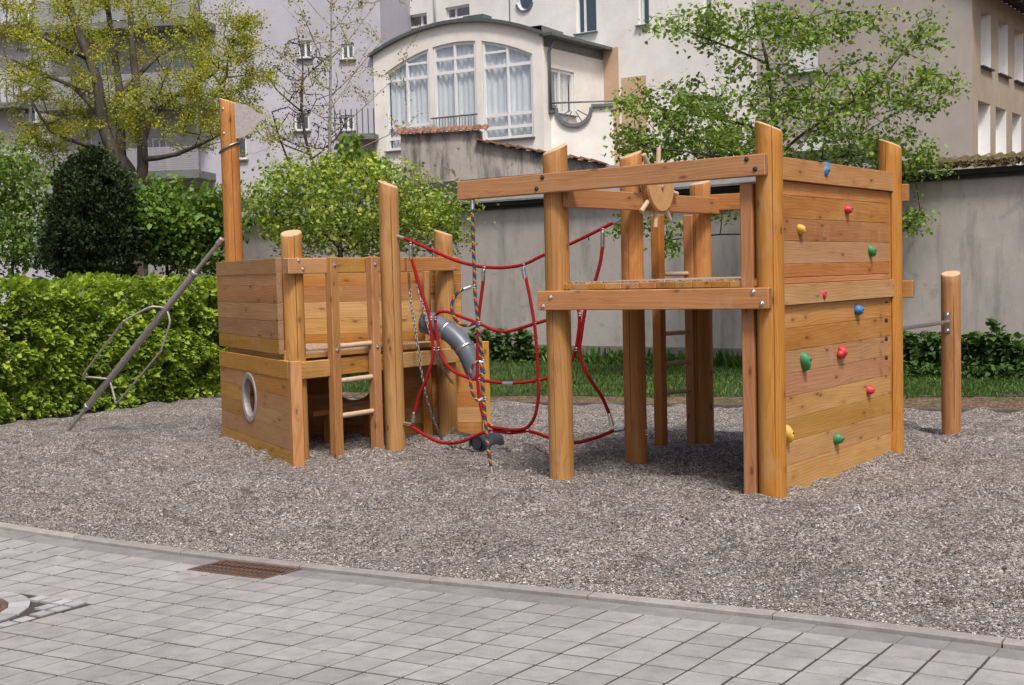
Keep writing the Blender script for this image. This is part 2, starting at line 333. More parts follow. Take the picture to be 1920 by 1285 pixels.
class MB:
    def __init__(s): s.v = []; s.f = []; s.mi = []; s.uv = None
    def add(s, vs, fs, mi=0):
        b = len(s.v); s.v += [tuple(p) for p in vs]; s.f += [tuple(i+b for i in f) for f in fs]; s.mi += [mi]*len(fs)
    def box(s, c, x, y, z, mi=0):          # c centre, x,y,z half-axis vectors
        c, x, y, z = Vector(c), Vector(x), Vector(y), Vector(z)
        vs = [c+a*x+b*y+d*z for d in (-1, 1) for b in (-1, 1) for a in (-1, 1)]
        s.add(vs, [(0, 2, 3, 1), (4, 5, 7, 6), (0, 1, 5, 4), (2, 6, 7, 3), (0, 4, 6, 2), (1, 3, 7, 5)], mi)
    def abox(s, x0, x1, y0, y1, z0, z1, mi=0): s.box(((x0+x1)/2, (y0+y1)/2, (z0+z1)/2), ((x1-x0)/2, 0, 0), (0, (y1-y0)/2, 0), (0, 0, (z1-z0)/2), mi)
    def bar(s, p, q, w, h, up=(0, 0, 1), mi=0):
        p, q = Vector(p), Vector(q); x = (q-p).normalized(); y = Vector(up).cross(x).normalized(); z = x.cross(y)
        s.box((p+q)/2, (q-p)/2, y*w/2, z*h/2, mi)
    def tube(s, pts, rs, seg=8, caps=True, mi=0):
        pts = [Vector(p) for p in pts]; n = len(pts)
        if not isinstance(rs, (list, tuple)): rs = [rs]*n
        t = [(pts[min(i+1, n-1)]-pts[max(i-1, 0)]).normalized() for i in range(n)]
        a = t[0].orthogonal().normalized(); vs = []
        for i in range(n):
            a = (a - t[i]*a.dot(t[i])).normalized(); b = t[i].cross(a)
            for k in range(seg):
                th = 2*math.pi*k/seg; vs.append(pts[i]+(a*math.cos(th)+b*math.sin(th))*rs[i])
        fs = [(i*seg+k, i*seg+(k+1) % seg, (i+1)*seg+(k+1) % seg, (i+1)*seg+k) for i in range(n-1) for k in range(seg)]
        if caps: fs += [tuple(range(seg))[::-1], tuple((n-1)*seg+k for k in range(seg))]
        s.add(vs, fs, mi)
    def lathe(s, prof, c, axis, seg=24, mi=0, closed=False):     # prof: (radius, along) pairs
        c = Vector(c); ax = Vector(axis).normalized(); a = ax.orthogonal().normalized(); b = ax.cross(a); vs = []
        for r, h in prof:
            for k in range(seg): th = 2*math.pi*k/seg; vs.append(c+ax*h+(a*math.cos(th)+b*math.sin(th))*r)
        n = len(prof); fs = [(i*seg+k, i*seg+(k+1) % seg, ((i+1) % n)*seg+(k+1) % seg, ((i+1) % n)*seg+k) for i in range(n if closed else n-1) for k in range(seg)]
        s.add(vs, fs, mi)
    def prism(s, poly, thick, mi=0):       # poly 3d points (planar, ccw seen from normal), extruded by vector thick
        n = len(poly); t = Vector(thick); p = [Vector(q) for q in poly]
        s.add(p+[q+t for q in p], [tuple(range(n))[::-1], tuple(range(n, 2*n))]+[(i, (i+1) % n, n+(i+1) % n, n+i) for i in range(n)], mi)
    def mesh(s, name, smooth=False):
        me = bpy.data.meshes.new(name); me.from_pydata(s.v, [], s.f); me.validate()
        if len(me.polygons) == len(s.mi): me.polygons.foreach_set('material_index', s.mi)
        if smooth: me.polygons.foreach_set('use_smooth', [True]*len(me.polygons))
        return me
    def build(s, name, mats, parent=None, smooth=False, origin=None):
        if origin is not None:
            o = Vector(origin); s.v = [tuple(Vector(p)-o) for p in s.v]
            return put(name, s.mesh(name, smooth), mats, Matrix.Translation(o), parent)
        return put(name, s.mesh(name, smooth), mats, None, parent)

def autosmooth(o, ang=40):
    me = o.data; me.polygons.foreach_set('use_smooth', [True]*len(me.polygons)); me.set_sharp_from_angle(angle=math.radians(ang)); return o

def bevbox(lx, ly, lz, b):                 # chamfered box, centred
    x, y, z = lx/2, ly/2, lz/2; b = min(b, x*.6, y*.6, z*.6); vs = []; idx = {}
    for sx in (-1, 1):
        for sy in (-1, 1):
            for sz in (-1, 1):
                idx[(sx, sy, sz, 0)] = len(vs); vs.append((sx*x, sy*(y-b), sz*(z-b)))
                idx[(sx, sy, sz, 1)] = len(vs); vs.append((sx*(x-b), sy*y, sz*(z-b)))
                idx[(sx, sy, sz, 2)] = len(vs); vs.append((sx*(x-b), sy*(y-b), sz*z))
    fs = []
    for s in (-1, 1):
        fs.append([idx[(s, a, c, 0)] for a, c in ((-1, -1), (1, -1), (1, 1), (-1, 1))][::s])
        fs.append([idx[(a, s, c, 1)] for a, c in ((-1, -1), (1, -1), (1, 1), (-1, 1))][::-s])
        fs.append([idx[(a, c, s, 2)] for a, c in ((-1, -1), (1, -1), (1, 1), (-1, 1))][::s])
    for a in (-1, 1):
        for c in (-1, 1):
            fs.append([idx[(-1, a, c, 1)], idx[(1, a, c, 1)], idx[(1, a, c, 2)], idx[(-1, a, c, 2)]][::-a*c])
            fs.append([idx[(a, -1, c, 0)], idx[(a, 1, c, 0)], idx[(a, 1, c, 2)], idx[(a, -1, c, 2)]][::a*c])
            fs.append([idx[(a, c, -1, 0)], idx[(a, c, 1, 0)], idx[(a, c, 1, 1)], idx[(a, c, -1, 1)]][::-a*c])
            for d in (-1, 1): fs.append([idx[(a, c, d, 0)], idx[(a, c, d, 1)], idx[(a, c, d, 2)]][::a*c*d])
    return vs, [tuple(f) for f in fs]

def frame_mat(o, x, z):                    # local x along, local z up-ish
    x = Vector(x).normalized(); z = Vector(z); y = z.cross(x).normalized(); z = x.cross(y)
    mt = Matrix((x, y, z)).transposed().to_4x4(); mt.translation = Vector(o); return mt
def board(name, p, q, thick, height, parent, mat='wood', up=(0, 0, 1), bev=.006, ends=True):
    p, q = Vector(p), Vector(q); L = (q-p).length; vs, fs = bevbox(L, thick, height, bev)
    me = bpy.data.meshes.new(name); me.from_pydata(vs, [], fs)
    o = put(name, me, [mat, 'sawn'] if ends else mat, frame_mat((p+q)/2, q-p, up), parent)
    if ends:
        for pl in me.polygons:
            if abs(pl.normal.x) > .9: pl.material_index = 1
    return o
def upright(name, base, top_z, wx, wy, dirx, parent, mat='rail', bev=.008):   # square timber standing on base
    base = Vector(base); h = top_z-base.z; vs, fs = bevbox(wx, wy, h, bev); me = bpy.data.meshes.new(name); me.from_pydata(vs, [], fs)
    mt = frame_mat(base+Vector((0, 0, h/2)), (dirx[0], dirx[1], 0), (0, 0, 1)); o = put(name, me, [mat, 'end'], mt, parent)
    for pl in me.polygons:
        if abs(pl.normal.z) > .9: pl.material_index = 1
    return o
def log(name, base, top_z, r, parent, slope=(0, 0), seed=0, ncrack=2, zb=-.25):
    rg = random.Random(seed); base = Vector(base); cr = [rg.uniform(0, 2*math.pi) for _ in range(ncrack)]
    # cracks preferably where the viewer stands
    cr = [(-math.pi/2 + rg.uniform(-1.0, 1.0)) if rg.random() < .8 else c for c in cr]
    NA, NZ = 30, 26; cols = [(2*math.pi*k/NA, None) for k in range(NA)]
    for ci, c in enumerate(cr):
        cols = [q for q in cols if abs((q[0]-c+math.pi) % (2*math.pi)-math.pi) > .1 or q[1] is not None]
        cols += [(c % (2*math.pi)-.035, None), (c % (2*math.pi), ci), (c % (2*math.pi)+.035, None)]
    cols.sort(key=lambda q: q[0]); n = len(cols); H = top_z-(base.z+zb); vs = []; fs = []; mi = []
    rng = [(rg.uniform(-.1, .3), rg.uniform(.55, 1.2), rg.uniform(.008, .02)) for _ in cr]; ph = rg.uniform(0, 9)
    for j in range(NZ+1):
        t = j/NZ; z = zb + H*t
        for a, ci in cols:
            wob = .05*noise.noise((t*3+ph, seed*3.1, 0)); rr = r*(1+.018*noise.noise((math.cos(a), math.sin(a), t*2+ph))-.02*t)
            if ci is not None:
                lo, hi, dp = rng[ci]; k = max(0, min(1, (t-lo)/.08))*max(0, min(1, (hi-t)/.08)); rr -= dp*k
            aa = a+wob; x, y = math.cos(aa)*rr, math.sin(aa)*rr
            zz = z if j < NZ else z + slope[0]*x + slope[1]*y
            if j == NZ-1: zz = min(z+.0, top_z-.02) + slope[0]*x+slope[1]*y - .0
            vs.append((x, y, zz))
    for j in range(NZ):
        for k in range(n): fs.append((j*n+k, j*n+(k+1) % n, (j+1)*n+(k+1) % n, (j+1)*n+k)); mi.append(0)
    b = len(vs)                             # bevelled top
    for k in range(n):
        x, y, z = vs[NZ*n+k]; vs.append((x*.93, y*.93, z+.012 - (slope[0]*x+slope[1]*y)*.07))
    for k in range(n): fs.append((NZ*n+k, NZ*n+(k+1) % n, b+(k+1) % n, b+k)); mi.append(1)
    fs.append(tuple(b+k for k in range(n))); mi.append(1)
    me = bpy.data.meshes.new(name); me.from_pydata(vs, [], fs); me.polygons.foreach_set('material_index', mi)
    o = put(name, me, ['log', 'end'], Matrix.Translation(base), parent); return autosmooth(o, 32)

def smoothpath(pts, step=.03):
    pts = [Vector(p) for p in pts]; out = []
    P = [pts[0]*2-pts[1]]+pts+[pts[-1]*2-pts[-2]]
    for i in range(1, len(P)-2):
        a, b, c, d = P[i-1:i+3]; n = max(2, int((c-b).length/step))
        for k in range(n):
            t = k/n; out.append(.5*((2*b)+(c-a)*t+(2*a-5*b+4*c-d)*t*t+(3*b-a-3*c+d)*t*t*t))
    out.append(pts[-1]); return out
def rope(name, pts, r, mat, parent, step=.03, seg=8):
    pts = smoothpath(pts, step); n = len(pts); t = [(pts[min(i+1, n-1)]-pts[max(i-1, 0)]).normalized() for i in range(n)]
    a = t[0].orthogonal().normalized(); vs = []; fs = []; uv = []; L = [0]
    for i in range(1, n): L.append(L[-1]+(pts[i]-pts[i-1]).length)
    for i in range(n):
        a = (a-t[i]*a.dot(t[i])).normalized(); b = t[i].cross(a)
        for k in range(seg): th = 2*math.pi*k/seg; vs.append(pts[i]+(a*math.cos(th)+b*math.sin(th))*r)
    for i in range(n-1):
        for k in range(seg):
            fs.append((i*seg+k, i*seg+(k+1) % seg, (i+1)*seg+(k+1) % seg, (i+1)*seg+k)); uv += [(k/seg, L[i]), ((k+1)/seg, L[i]), ((k+1)/seg, L[i+1]), (k/seg, L[i+1])]
    me = bpy.data.meshes.new(name); me.from_pydata([tuple(v) for v in vs], [], fs); ul = me.uv_layers.new(name='UVMap')
    ul.data.foreach_set('uv', np.array(uv, dtype=np.float32).ravel()); me.polygons.foreach_set('use_smooth', [True]*len(fs))
    return put(name, me, mat, None, parent)
def cyl(name, p, q, r, mat, parent, seg=12, smooth=True, rim=0.0):
    b = MB(); p, q = Vector(p), Vector(q); L = (q-p).length; e = min(r*.18, L*.2)
    b.lathe([(0.0001, 0), (r-e, 0), (r, e), (r, L-e), (r-e, L), (0.0001, L)], p, q-p, seg); o = b.build(name, mat, parent, origin=p)
    return autosmooth(o, 35) if smooth else o
def bolt(p, nrm, parent, r=.014, mat='steel'):
    p = Vector(p); n = Vector(nrm).normalized(); b = MB(); b.lathe([(r*1.7, -.004), (r*1.7, .002), (r*1.45, .004), (r*.95, .004), (r*.9, .009), (r*.5, .012), (.0005, .0125)], p, n, 10)
    return b.build('bolt', mat, parent, origin=p)

# ------------------------------------------------------------------ foliage helpers
LEAF = np.array([(0, 0, 0), (.42, .26, .07), (.30, .62, .05), (0, 1, -.06), (-.30, .62, .05), (-.42, .26, .07)], dtype=np.float64)
LEAFF = [(0, 1, 2, 3), (0, 3, 4, 5)]
DIAM = np.array([(0, 0, 0), (.36, .5, .05), (0, 1, 0), (-.36, .5, .05)]); DIAMF = [(0, 1, 2, 3)]
NEED = np.array([(-.09, 0, 0), (.09, 0, 0), (.05, 1, 0), (-.05, 1, 0)]); NEEDF = [(0, 1, 2, 3)]
def leaf_mesh(name, pos, size, shape='leaf', droop=0.0, up=.5, rng=RNG, dirs=None):
    base, fc = {'leaf': (LEAF, LEAFF), 'diam': (DIAM, DIAMF), 'need': (NEED, NEEDF)}[shape]
    n = len(pos); k = len(base)
    d = rng.normal(size=(n, 3)) if dirs is None else dirs + .45*rng.normal(size=(n, 3))
    d[:, 2] -= droop*1.3; d /= np.linalg.norm(d, axis=1)[:, None]
    nn = rng.normal(size=(n, 3)); nn[:, 2] = np.abs(nn[:, 2])*1.0+up*1.6
    nn -= d*np.sum(nn*d, 1)[:, None]; nn /= np.linalg.norm(nn, axis=1)[:, None]+1e-9; sx = np.cross(d, nn)
    s = size*(.65+.7*rng.random(n))
    v = pos[:, None, :] + s[:, None, None]*(base[None, :, 0, None]*sx[:, None, :]+base[None, :, 1, None]*d[:, None, :]+base[None, :, 2, None]*nn[:, None, :])
    v = v.reshape(-1, 3); fl = len(fc[0]); F = (np.array(fc)[None]+(np.arange(n)*k)[:, None, None]).reshape(-1)
    nf = n*len(fc); me = bpy.data.meshes.new(name); me.vertices.add(len(v)); me.vertices.foreach_set('co', v.astype(np.float32).ravel())
    me.loops.add(len(F)); me.loops.foreach_set('vertex_index', F.astype(np.int32)); me.polygons.add(nf)
    me.polygons.foreach_set('loop_start', np.arange(nf, dtype=np.int32)*fl); me.update(calc_edges=True); return me

def grow(targets, skel, rng, bend=.12, segl=.35, up=.06):
    """skel: list of (point, parent index). Connects every target to the nearest place on the growing skeleton."""
    P = [np.array(q[0], float) for q in skel]; par = [q[1] for q in skel]; tips = []
    d0 = [np.min(np.linalg.norm(np.array(P)-t, axis=1)) for t in targets]
    for t in np.array(targets)[np.argsort(d0)]:
        A = np.array(P); dv = np.linalg.norm(A-t, axis=1)*(1+.9*np.clip((A[:, 2]-t[2]), 0, 3)); j = int(np.argmin(dv))
        L = np.linalg.norm(t-P[j]); n = max(1, int(L/segl)); p0 = P[j].copy(); side = rng.normal(size=3)*bend*L; prev = j
        for k in range(1, n+1):
            f = k/n; q = p0+(t-p0)*f + side*math.sin(math.pi*f)*.6 + np.array([0, 0, -up*L*math.sin(math.pi*f)])
            P.append(q); par.append(prev); prev = len(P)-1
        tips.append(prev)
    return np.array(P), par, tips
def tree(name, label, targets, skel, leafpos, bark, leafm, rng, rmin=.008, expo=2.3, rmax=.2, leaf=.06, shape='leaf', per=14, spread=.22, droop=.2, up=.6, along=True, group=None, cat='tree', bend=.12, seg=5, extra=None, flat=.6):
    P, par, tips = grow(targets, skel, rng, bend); n = len(P); ch = [[] for _ in range(n)]
    for i, p in enumerate(par):
        if p is not None and p >= 0: ch[p].append(i)
    r = np.zeros(n)
    for i in range(n-1, -1, -1): r[i] = rmin if not ch[i] else (sum(r[c]**expo for c in ch[i]))**(1/expo)
    k = rmax/r[0] if r[0] > rmax else 1.0
    r = np.maximum(r*1.0 if k == 1 else rmin+(r-rmin)*(rmax-rmin)/(r[0]-rmin), rmin)
    for i, q in enumerate(skel):
        if len(q) > 2: r[i] = q[2]
    root = thing(name, label, cat, tuple(P[0]), group); b = MB()
    for i in range(n):                      # branches as continuous chains
        p = par[i]
        if p is not None and p >= 0 and ch[p] and ch[p][0] != i or p is None or p < 0:
            chain = [p, i] if p is not None and p >= 0 else [i]
            while ch[chain[-1]]: chain.append(ch[chain[-1]][0])
            if len(chain) > 1:
                rs = [r[c] for c in chain]
                if p is not None and p >= 0: rs[0] = min(rs[0], rs[1]*1.15)
                b.tube([P[c] for c in chain], rs, seg if rs[0] < .05 else 9, True)
    tr = b.build('trunk', bark, root, smooth=True, origin=P[0])
    pts = []
    for tp in tips:
        c = P[tp]; q = P[par[tp]]
        nn = max(1, int(per*(.5+rng.random())))
        off = rng.normal(size=(nn, 3))*spread*np.array([1, 1, flat]); f = rng.random((nn, 1)) if along else np.ones((nn, 1))
        pts.append(q+(c-q)*(.25+.75*f)+off)
    if pts:
        pts = np.concatenate(pts)
        me = leaf_mesh('crown', pts-P[0], leaf, shape, droop, up, rng); put('crown', me, leafm, Matrix.Translation(Vector(P[0])), root)
    return root, P, tips
def ell_px(px, py, ax, ay, Y, ry, n, rng, shell=.0):     # points in an ellipsoid given by its outline in the photo at distance Y
    out = []
    c = dep(px, py, Y); sx = ax/FPX*Y; sz = ay/FPX*Y
    while len(out) < n:
        q = rng.uniform(-1, 1, 3); d = np.linalg.norm(q)
        if d > 1 or d < shell: continue
        out.append((c.x+q[0]*sx, c.y+q[1]*ry, c.z+q[2]*sz))
    return out
def polyskel(paths, Y, rad=None):
    """paths in photo pixels [(x,y,dy)], first path starts at the root; returns skeleton list"""
    sk = []
    for pi, path in enumerate(paths):
        prev = -1
        pts = smoothpath([dep(q[0], q[1], Y+(q[2] if len(q) > 2 else 0)) for q in path], .5)
        for k, p in enumerate(pts):
            if k == 0 and pi > 0:
                A = np.array([s[0] for s in sk]); prev = int(np.argmin(np.linalg.norm(A-np.array(p), axis=1)));
                if np.linalg.norm(A[prev]-np.array(p)) < .05: continue
            sk.append((tuple(p), prev)+((rad[min(pi, len(rad)-1)][0]+(rad[min(pi, len(rad)-1)][1]-rad[min(pi, len(rad)-1)][0])*k/len(pts),) if rad else ())); prev = len(sk)-1
    return sk

# ================================================================== GROUND
TM = Matrix(((.83970367, .54302153, -.00503707), (-.54242983, .83915787, .039799), (.02583861, -.03068711, .99919501)))
TC = Vector((2.37915014, -5.40219308, 1.42116186))
def pav(i, d, up=0.0):                      # paving sheet: i tiles along the gently curved kerb, d metres beyond the tile edge (towards the gravel)
    x, y = i*.2, d; c = max(-5.5, min(.25, x)); e = x-c
    bend = .01359*c*c+.004322*c**3+(.02718*c+.012966*c*c)*e; c = max(-5.5, min(1.0, x)); e = x-c; rise = -.007916*c*c-.0022165*c**3+(-.015832*c-.0066495*c*c)*e
    w = Vector((x, y+bend, rise-.004065*c*y+.00047*y*y))
    return TM @ (w-TC) + Vector((0, 0, CAMZ)) + Vector((0, 0, up))
def pav_frame(i, d, up=0.0):
    p = pav(i, d, up); x = (pav(i+.5, d)-pav(i-.5, d)).normalized(); y = (pav(i, d+.1)-pav(i, d-.1)).normalized(); z = x.cross(y).normalized(); y = z.cross(x)
    mt = Matrix((x, y, z)).transposed().to_4x4(); mt.translation = p; return mt
KD = .265                                   # far edge of the kerb
b = MB(); b.add([(-400, -300, -1.0), (400, -300, -1.0), (400, 700, -1.0), (-400, 700, -1.0)], [(0, 1, 2, 3)])
structure(b.build('ground', 'soil'))
# bedding sheet under the paving
b = MB(); ii = list(range(-60, 31)); dd = [KD-.01, .1, .012, -.002, -.3, -.6, -.9, -1.2, -1.5, -1.8, -2.2, -2.7, -3.2, -4, -5, -6.5, -8]
b.v = [tuple(pav(i, d, -.0036 if d < .005 else -.016)) for d in dd for i in ii]; n = len(ii)
b.f = [(r*n+k, (r+1)*n+k, (r+1)*n+k+1, r*n+k+1) for r in range(len(dd)-1) for k in range(n-1)]; b.mi = [0]*len(b.f)
pavement = structure(b.build('pavement', 'joint'))
# drain grate and round cover take the place of some pavers
GR = (-17.0, -14.0, -.125, .105)          # i0,i1,d0,d1 of the rectangular grate
COVI, COVD = -19.0, -1.5                 # round cover centre
def hidden_tile(i, d):
    if GR[0] < i < GR[1] and d > -.2: return True
    return (abs(i-COVI) < 3 and abs(d-COVD) < .5)
vs, fs = bevbox(.1880, .1865, .06, .0022); tile_me = []
for k in range(4):
    rg = random.Random(k); me = bpy.data.meshes.new('paver'); me.from_pydata([(x+rg.uniform(-.0012, .0012), y+rg.uniform(-.0012, .0012), z-.03) for x, y, z in vs], [], fs); me.materials.append(M['paver']); tile_me.append(me)
cand = []
for j in range(0, 26):
    for i in range(-46, 14):
        ci, cd = i+.5, -(j+.5)*.2
        if hidden_tile(ci, cd): continue
        p = pav(ci, cd); x, y = topx(p)
        if p.y > 1.5 and -90 < x < 2010 and y < 1345: cand.append((-(p-CAMP).length, ci, cd, x, y))
vis = sorted([c for c in cand], reverse=True)
near = [c for c in vis if -30 < c[3] < 1950 and c[4] < 1310][:300]; nset = set(near)
for _, ci, cd, x, y in near:
    mt = pav_frame(ci, cd, random.uniform(-.0007, .0010)) @ Matrix.Rotation(random.gauss(0, .005), 4, 'Z') @ Matrix.Rotation(random.gauss(0, .004), 4, 'X')
    put('paver', random.choice(tile_me), None, mt, pavement)
rest = MB()
for j in range(0, 30):
    for i in range(-60, 24):
        ci, cd = i+.5, -(j+.5)*.2
        if hidden_tile(ci, cd): continue
        if any(abs(c[1]-ci) < .1 and abs(c[2]-cd) < .01 for c in nset if abs(c[1]-ci) < 1): continue
        mt = pav_frame(ci, cd, random.uniform(-.0007, .001)); rest.add([mt @ Vector((x, y, z-.03)) for x, y, z in vs], fs)
stuff(rest.build('paver_field', 'paver', pavement))
# gutter strip, kerb
vs2, fs2 = bevbox(.1965, .158, .06, .004); gme = bpy.data.meshes.new('gutter_stone'); gme.from_pydata([(x, y, z-.03) for x, y, z in vs2], [], fs2); gme.materials.append(M['gutter'])
for i in range(-36, 12):
    if GR[0] < i+.5 < GR[1]: continue
    put('gutter_stone', gme, None, pav_frame(i+.5, .094, -.004+random.uniform(-.0015, .0015)), pavement)
kerb = structure(put('kerb', MB().mesh('kerb'), None, pav_frame(0, .22)))
KJ = [-48, -43, -38, -33, -28.2, -23.46, -18.89, -14.03, -9.18, -4.09, .909, 6.04, 11.1, 16.1, 21.1]
for i0, i1 in zip(KJ, KJ[1:]):
    segs = 8; b = MB()
    prof = [(.180, -.12), (.180, .012), (.186, .019), (.252, .021), (.259, .014), (.259, -.12)]
    e = .022
    for a in range(segs+1):
        i = i0+e+(i1-i0-2*e)*a/segs; b.v += [tuple(pav(i, d, h)) for d, h in prof]
    n = len(prof); b.f = [(a*n+q, a*n+(q+1) % n, (a+1)*n+(q+1) % n, (a+1)*n+q) for a in range(segs) for q in range(n)]
    b.f += [tuple(range(n)), tuple(segs*n+q for q in range(n))[::-1]]; b.mi = [0]*len(b.f)
    b.build('kerb_stone', 'kerb', kerb, origin=pav((i0+i1)/2, .22))
vsc, fsc = bevbox(.1880, .062, .06, .0022); cme = bpy.data.meshes.new('cut_paver'); cme.from_pydata([(x, y, z-.03) for x, y, z in vsc], [], fsc); cme.materials.append(M['paver'])
for k in range(3): put('cut_paver', cme, None, pav_frame(-16.5+k, -.1655, 0), pavement)
# rectangular drain grate
gl = pav((GR[0]+GR[1])/2, (GR[2]+GR[3])/2)
grate = thing('drain_grate', 'rusty rectangular iron drain grate set against the kerb of the gravel', 'drain grate', gl)
b = MB(); cpts = [pav(GR[0], GR[2], -.0125), pav(GR[1], GR[2], -.0125), pav(GR[1], GR[3]+.07, -.0125), pav(GR[0], GR[3]+.07, -.0125)]
b.prism(cpts, Vector((0, 0, -.02))); b.build('slot_shade_plate', 'hole', grate, origin=gl)  # shallow black plate: the shade between the bars is painted, no real pit
b = MB(); G0, G1 = GR[2], GR[3]+.07
for (ia, da, ib, db) in ((GR[0], G0, GR[1], G0), (GR[0], G1, GR[1], G1), (GR[0], G0, GR[0], G1), (GR[1], G0, GR[1], G1)):
    b.bar(pav(ia, da, -.0125), pav(ib, db, -.0125), .024, .028)
b.build('rim', 'iron', grate, origin=gl)
for k in range(3):
    d = G0+(G1-G0)*(k+1)/4; mb = MB(); mb.bar(pav(GR[0]+.05, d, -.0035), pav(GR[1]-.05, d, -.0035), .018, .004); mb.build('cross_bar', 'iron', grate, origin=pav(GR[0], d))
for k in range(17):
    i = GR[0]+(GR[1]-GR[0])*(k+.5)/17; mb = MB(); mb.bar(pav(i, G0+.01, -.002), pav(i, G1-.01, -.002), .012, .004); mb.build('grate_bar', 'iron', grate, origin=pav(i, G0))
# round cover with ring of setts
cc = pav(COVI, COVD); cf = pav_frame(COVI, COVD)
cover = thing('manhole_cover', 'round slotted iron manhole cover ringed by pale granite setts at the left edge', 'manhole cover', cc)
b = MB(); b.lathe([(.001, .0), (.315, .0), (.32, -.006), (.327, -.006), (.327, .003), (.36, .003), (.363, -.05)], (0, 0, 0), (0, 0, 1), 32); put('cover_rim', b.mesh('cover_rim'), 'iron', cf @ Matrix.Translation((0, 0, .0)), cover)
for k in range(44):
    a = 2*math.pi*k/44; b = MB(); b.bar((.2*math.cos(a), .2*math.sin(a), .003), (.305*math.cos(a), .305*math.sin(a), .003), .022, .010); put('rib', b.mesh('rib'), 'iron', cf, cover)
sett_root = pavement
for ring, (ra, rb, n) in enumerate(((.368, .475, 19),)):
    for k in range(n):
        a0, a1 = 2*math.pi*(k+.04)/n, 2*math.pi*(k+.96)/n; b = MB(); rr = [random.uniform(-.006, .006) for _ in range(4)]
        b.prism([(ra*math.cos(a0), ra*math.sin(a0), -.05), ((rb+rr[0])*math.cos(a0), (rb+rr[0])*math.sin(a0), -.05), ((rb+rr[2])*math.cos((a0+a1)/2), (rb+rr[2])*math.sin((a0+a1)/2), -.05), ((rb+rr[1])*math.cos(a1), (rb+rr[1])*math.sin(a1), -.05), (ra*math.cos(a1), ra*math.sin(a1), -.05)], (0, 0, .056+random.uniform(0, .005)))
        put('sett', b.mesh('sett'), 'sett', cf, pavement)
for gx in np.arange(-.552, .56, .092):
    for gy in np.arange(-.448, .45, .112):
        if math.hypot(gx, gy) < .522: continue
        b = MB(); q = [(gx+sx*(.039+random.uniform(-.006, .003)), gy+sy*(.047+random.uniform(-.006, .003)), -.05) for sx, sy in ((-1, -1), (1, -1), (1, 1), (-1, 1))]
        b.prism(q, (0, 0, .056+random.uniform(-.002, .004))); put('sett', b.mesh('sett'), 'sett', cf, pavement)

# gravel sheet, rippled and trodden
EDGE = [(-14, 20.6), (-4.4, 17.95), (-2.1, 16.95), (-.326, 15.99), (2.674, 14.857), (4.435, 14.117), (5.604, 13.697), (9.5, 12.2), (16, 9.6)]
def yedge(x):
    for (x0, y0), (x1, y1) in zip(EDGE, EDGE[1:]):
        if x <= x1: return y0+(y1-y0)*(x-x0)/(x1-x0)
    return EDGE[-1][1]
foot = [(random.uniform(-6, 6), random.uniform(5.5, 14), random.uniform(.06, .15), random.uniform(.02, .06)) for _ in range(560)]
fgrid = {}
for f in foot:
    for gx in (-1, 0, 1):
        for gy in (-1, 0, 1): fgrid.setdefault((int(f[0]*2)+gx, int(f[1]*2)+gy), []).append(f)
def hgravel(x, y):
    z = .032*noise.noise((x*.55, y*.55, 3.1)) + .034*noise.noise((x*1.7+5, y*2.3, 1.7)) + .058*noise.noise((x*3.2, y*4.4, 9.2)) + .017*noise.noise((x*8, y*10, 2.2))
    for fx, fy, fr, fd in fgrid.get((int(x*2), int(y*2)), ()):
        d2 = ((x-fx)**2+(y-fy)**2)/(fr*fr)
        if d2 < 6: z += fd*(-math.exp(-d2*1.1)+.55*math.exp(-(d2-1.9)**2*.8))
    return z
def gravel_pt(i, d):
    p = pav(i, KD); dirn = pav(i, KD)-pav(i, KD-.3); dirn.z = 0; dirn.normalize(); q = p+dirn*d
    k = min(1, d/3.0); k = k*k*(3-2*k); e = min(1, d/.5)
    q.z = (p.z+.014)*(1-k)+.0*k + hgravel(q.x, q.y)*(.08+.92*e) - .010*(1-e); return q
si = [-.25*k for k in range(0, 84*4)][::-1]+[.25*k for k in range(1, 20*4)]
ds = [0.0]; 
while ds[-1] < 17: ds.append(ds[-1]+.028+.0042*ds[-1])
gv = [[gravel_pt(i, d) for d in ds] for i in si]
b = MB(); nd = len(ds); b.v = [tuple(p) for r in gv for p in r]
for a in range(len(si)-1):
    for c in range(nd-1):
        p = gv[a][c]
        if p.y < yedge(p.x)+.03: b.f.append((a*nd+c, (a+1)*nd+c, (a+1)*nd+c+1, a*nd+c+1))
b.mi = [0]*len(b.f); gravel = structure(b.build('gravel', 'gravel', smooth=True))
# loose stones lying on the gravel in the foreground
def gravel_z(x, y):                         # height of the built gravel under a point
    k = min(range(0, len(si), 1), key=lambda a: 0) if False else 0
    return hgravel(x, y)
NP = 70000; pv = []; ph = np.array([(1, 0, 0), (-1, 0, 0), (0, 1, 0), (0, -1, 0), (0, 0, 1), (0, 0, -1), (.62, .62, .35), (-.62, -.6, .3), (.6, -.62, -.3), (-.6, .62, -.35)])
pf = [(0, 6, 4), (6, 2, 4), (2, 9, 4), (9, 1, 4), (1, 7, 4), (7, 3, 4), (3, 8, 4), (8, 0, 4)]
PX = []; rg = np.random.default_rng(3)
while len(PX) < NP:
    u, w = rg.random(), rg.random(); i = -34+u*44; d = .01+ (w**1.7)*7.5; t = (i+46*1.0)/.25; a = int((i-si[0])/.25)
    if not 0 <= a < len(si)-1: continue
    p = pav(i, KD); c = np.searchsorted(ds, d)-1; c = max(0, min(nd-2, c)); fa = (i-si[a])/.25; fc = (d-ds[c])/(ds[c+1]-ds[c])
    q = gv[a][c]*(1-fa)*(1-fc)+gv[a+1][c]*fa*(1-fc)+gv[a][c+1]*(1-fa)*fc+gv[a+1][c+1]*fa*fc
    x, y = topx(q)
    if -20 < x < 1940 and y < 1300: PX.append((q.x, q.y, q.z))
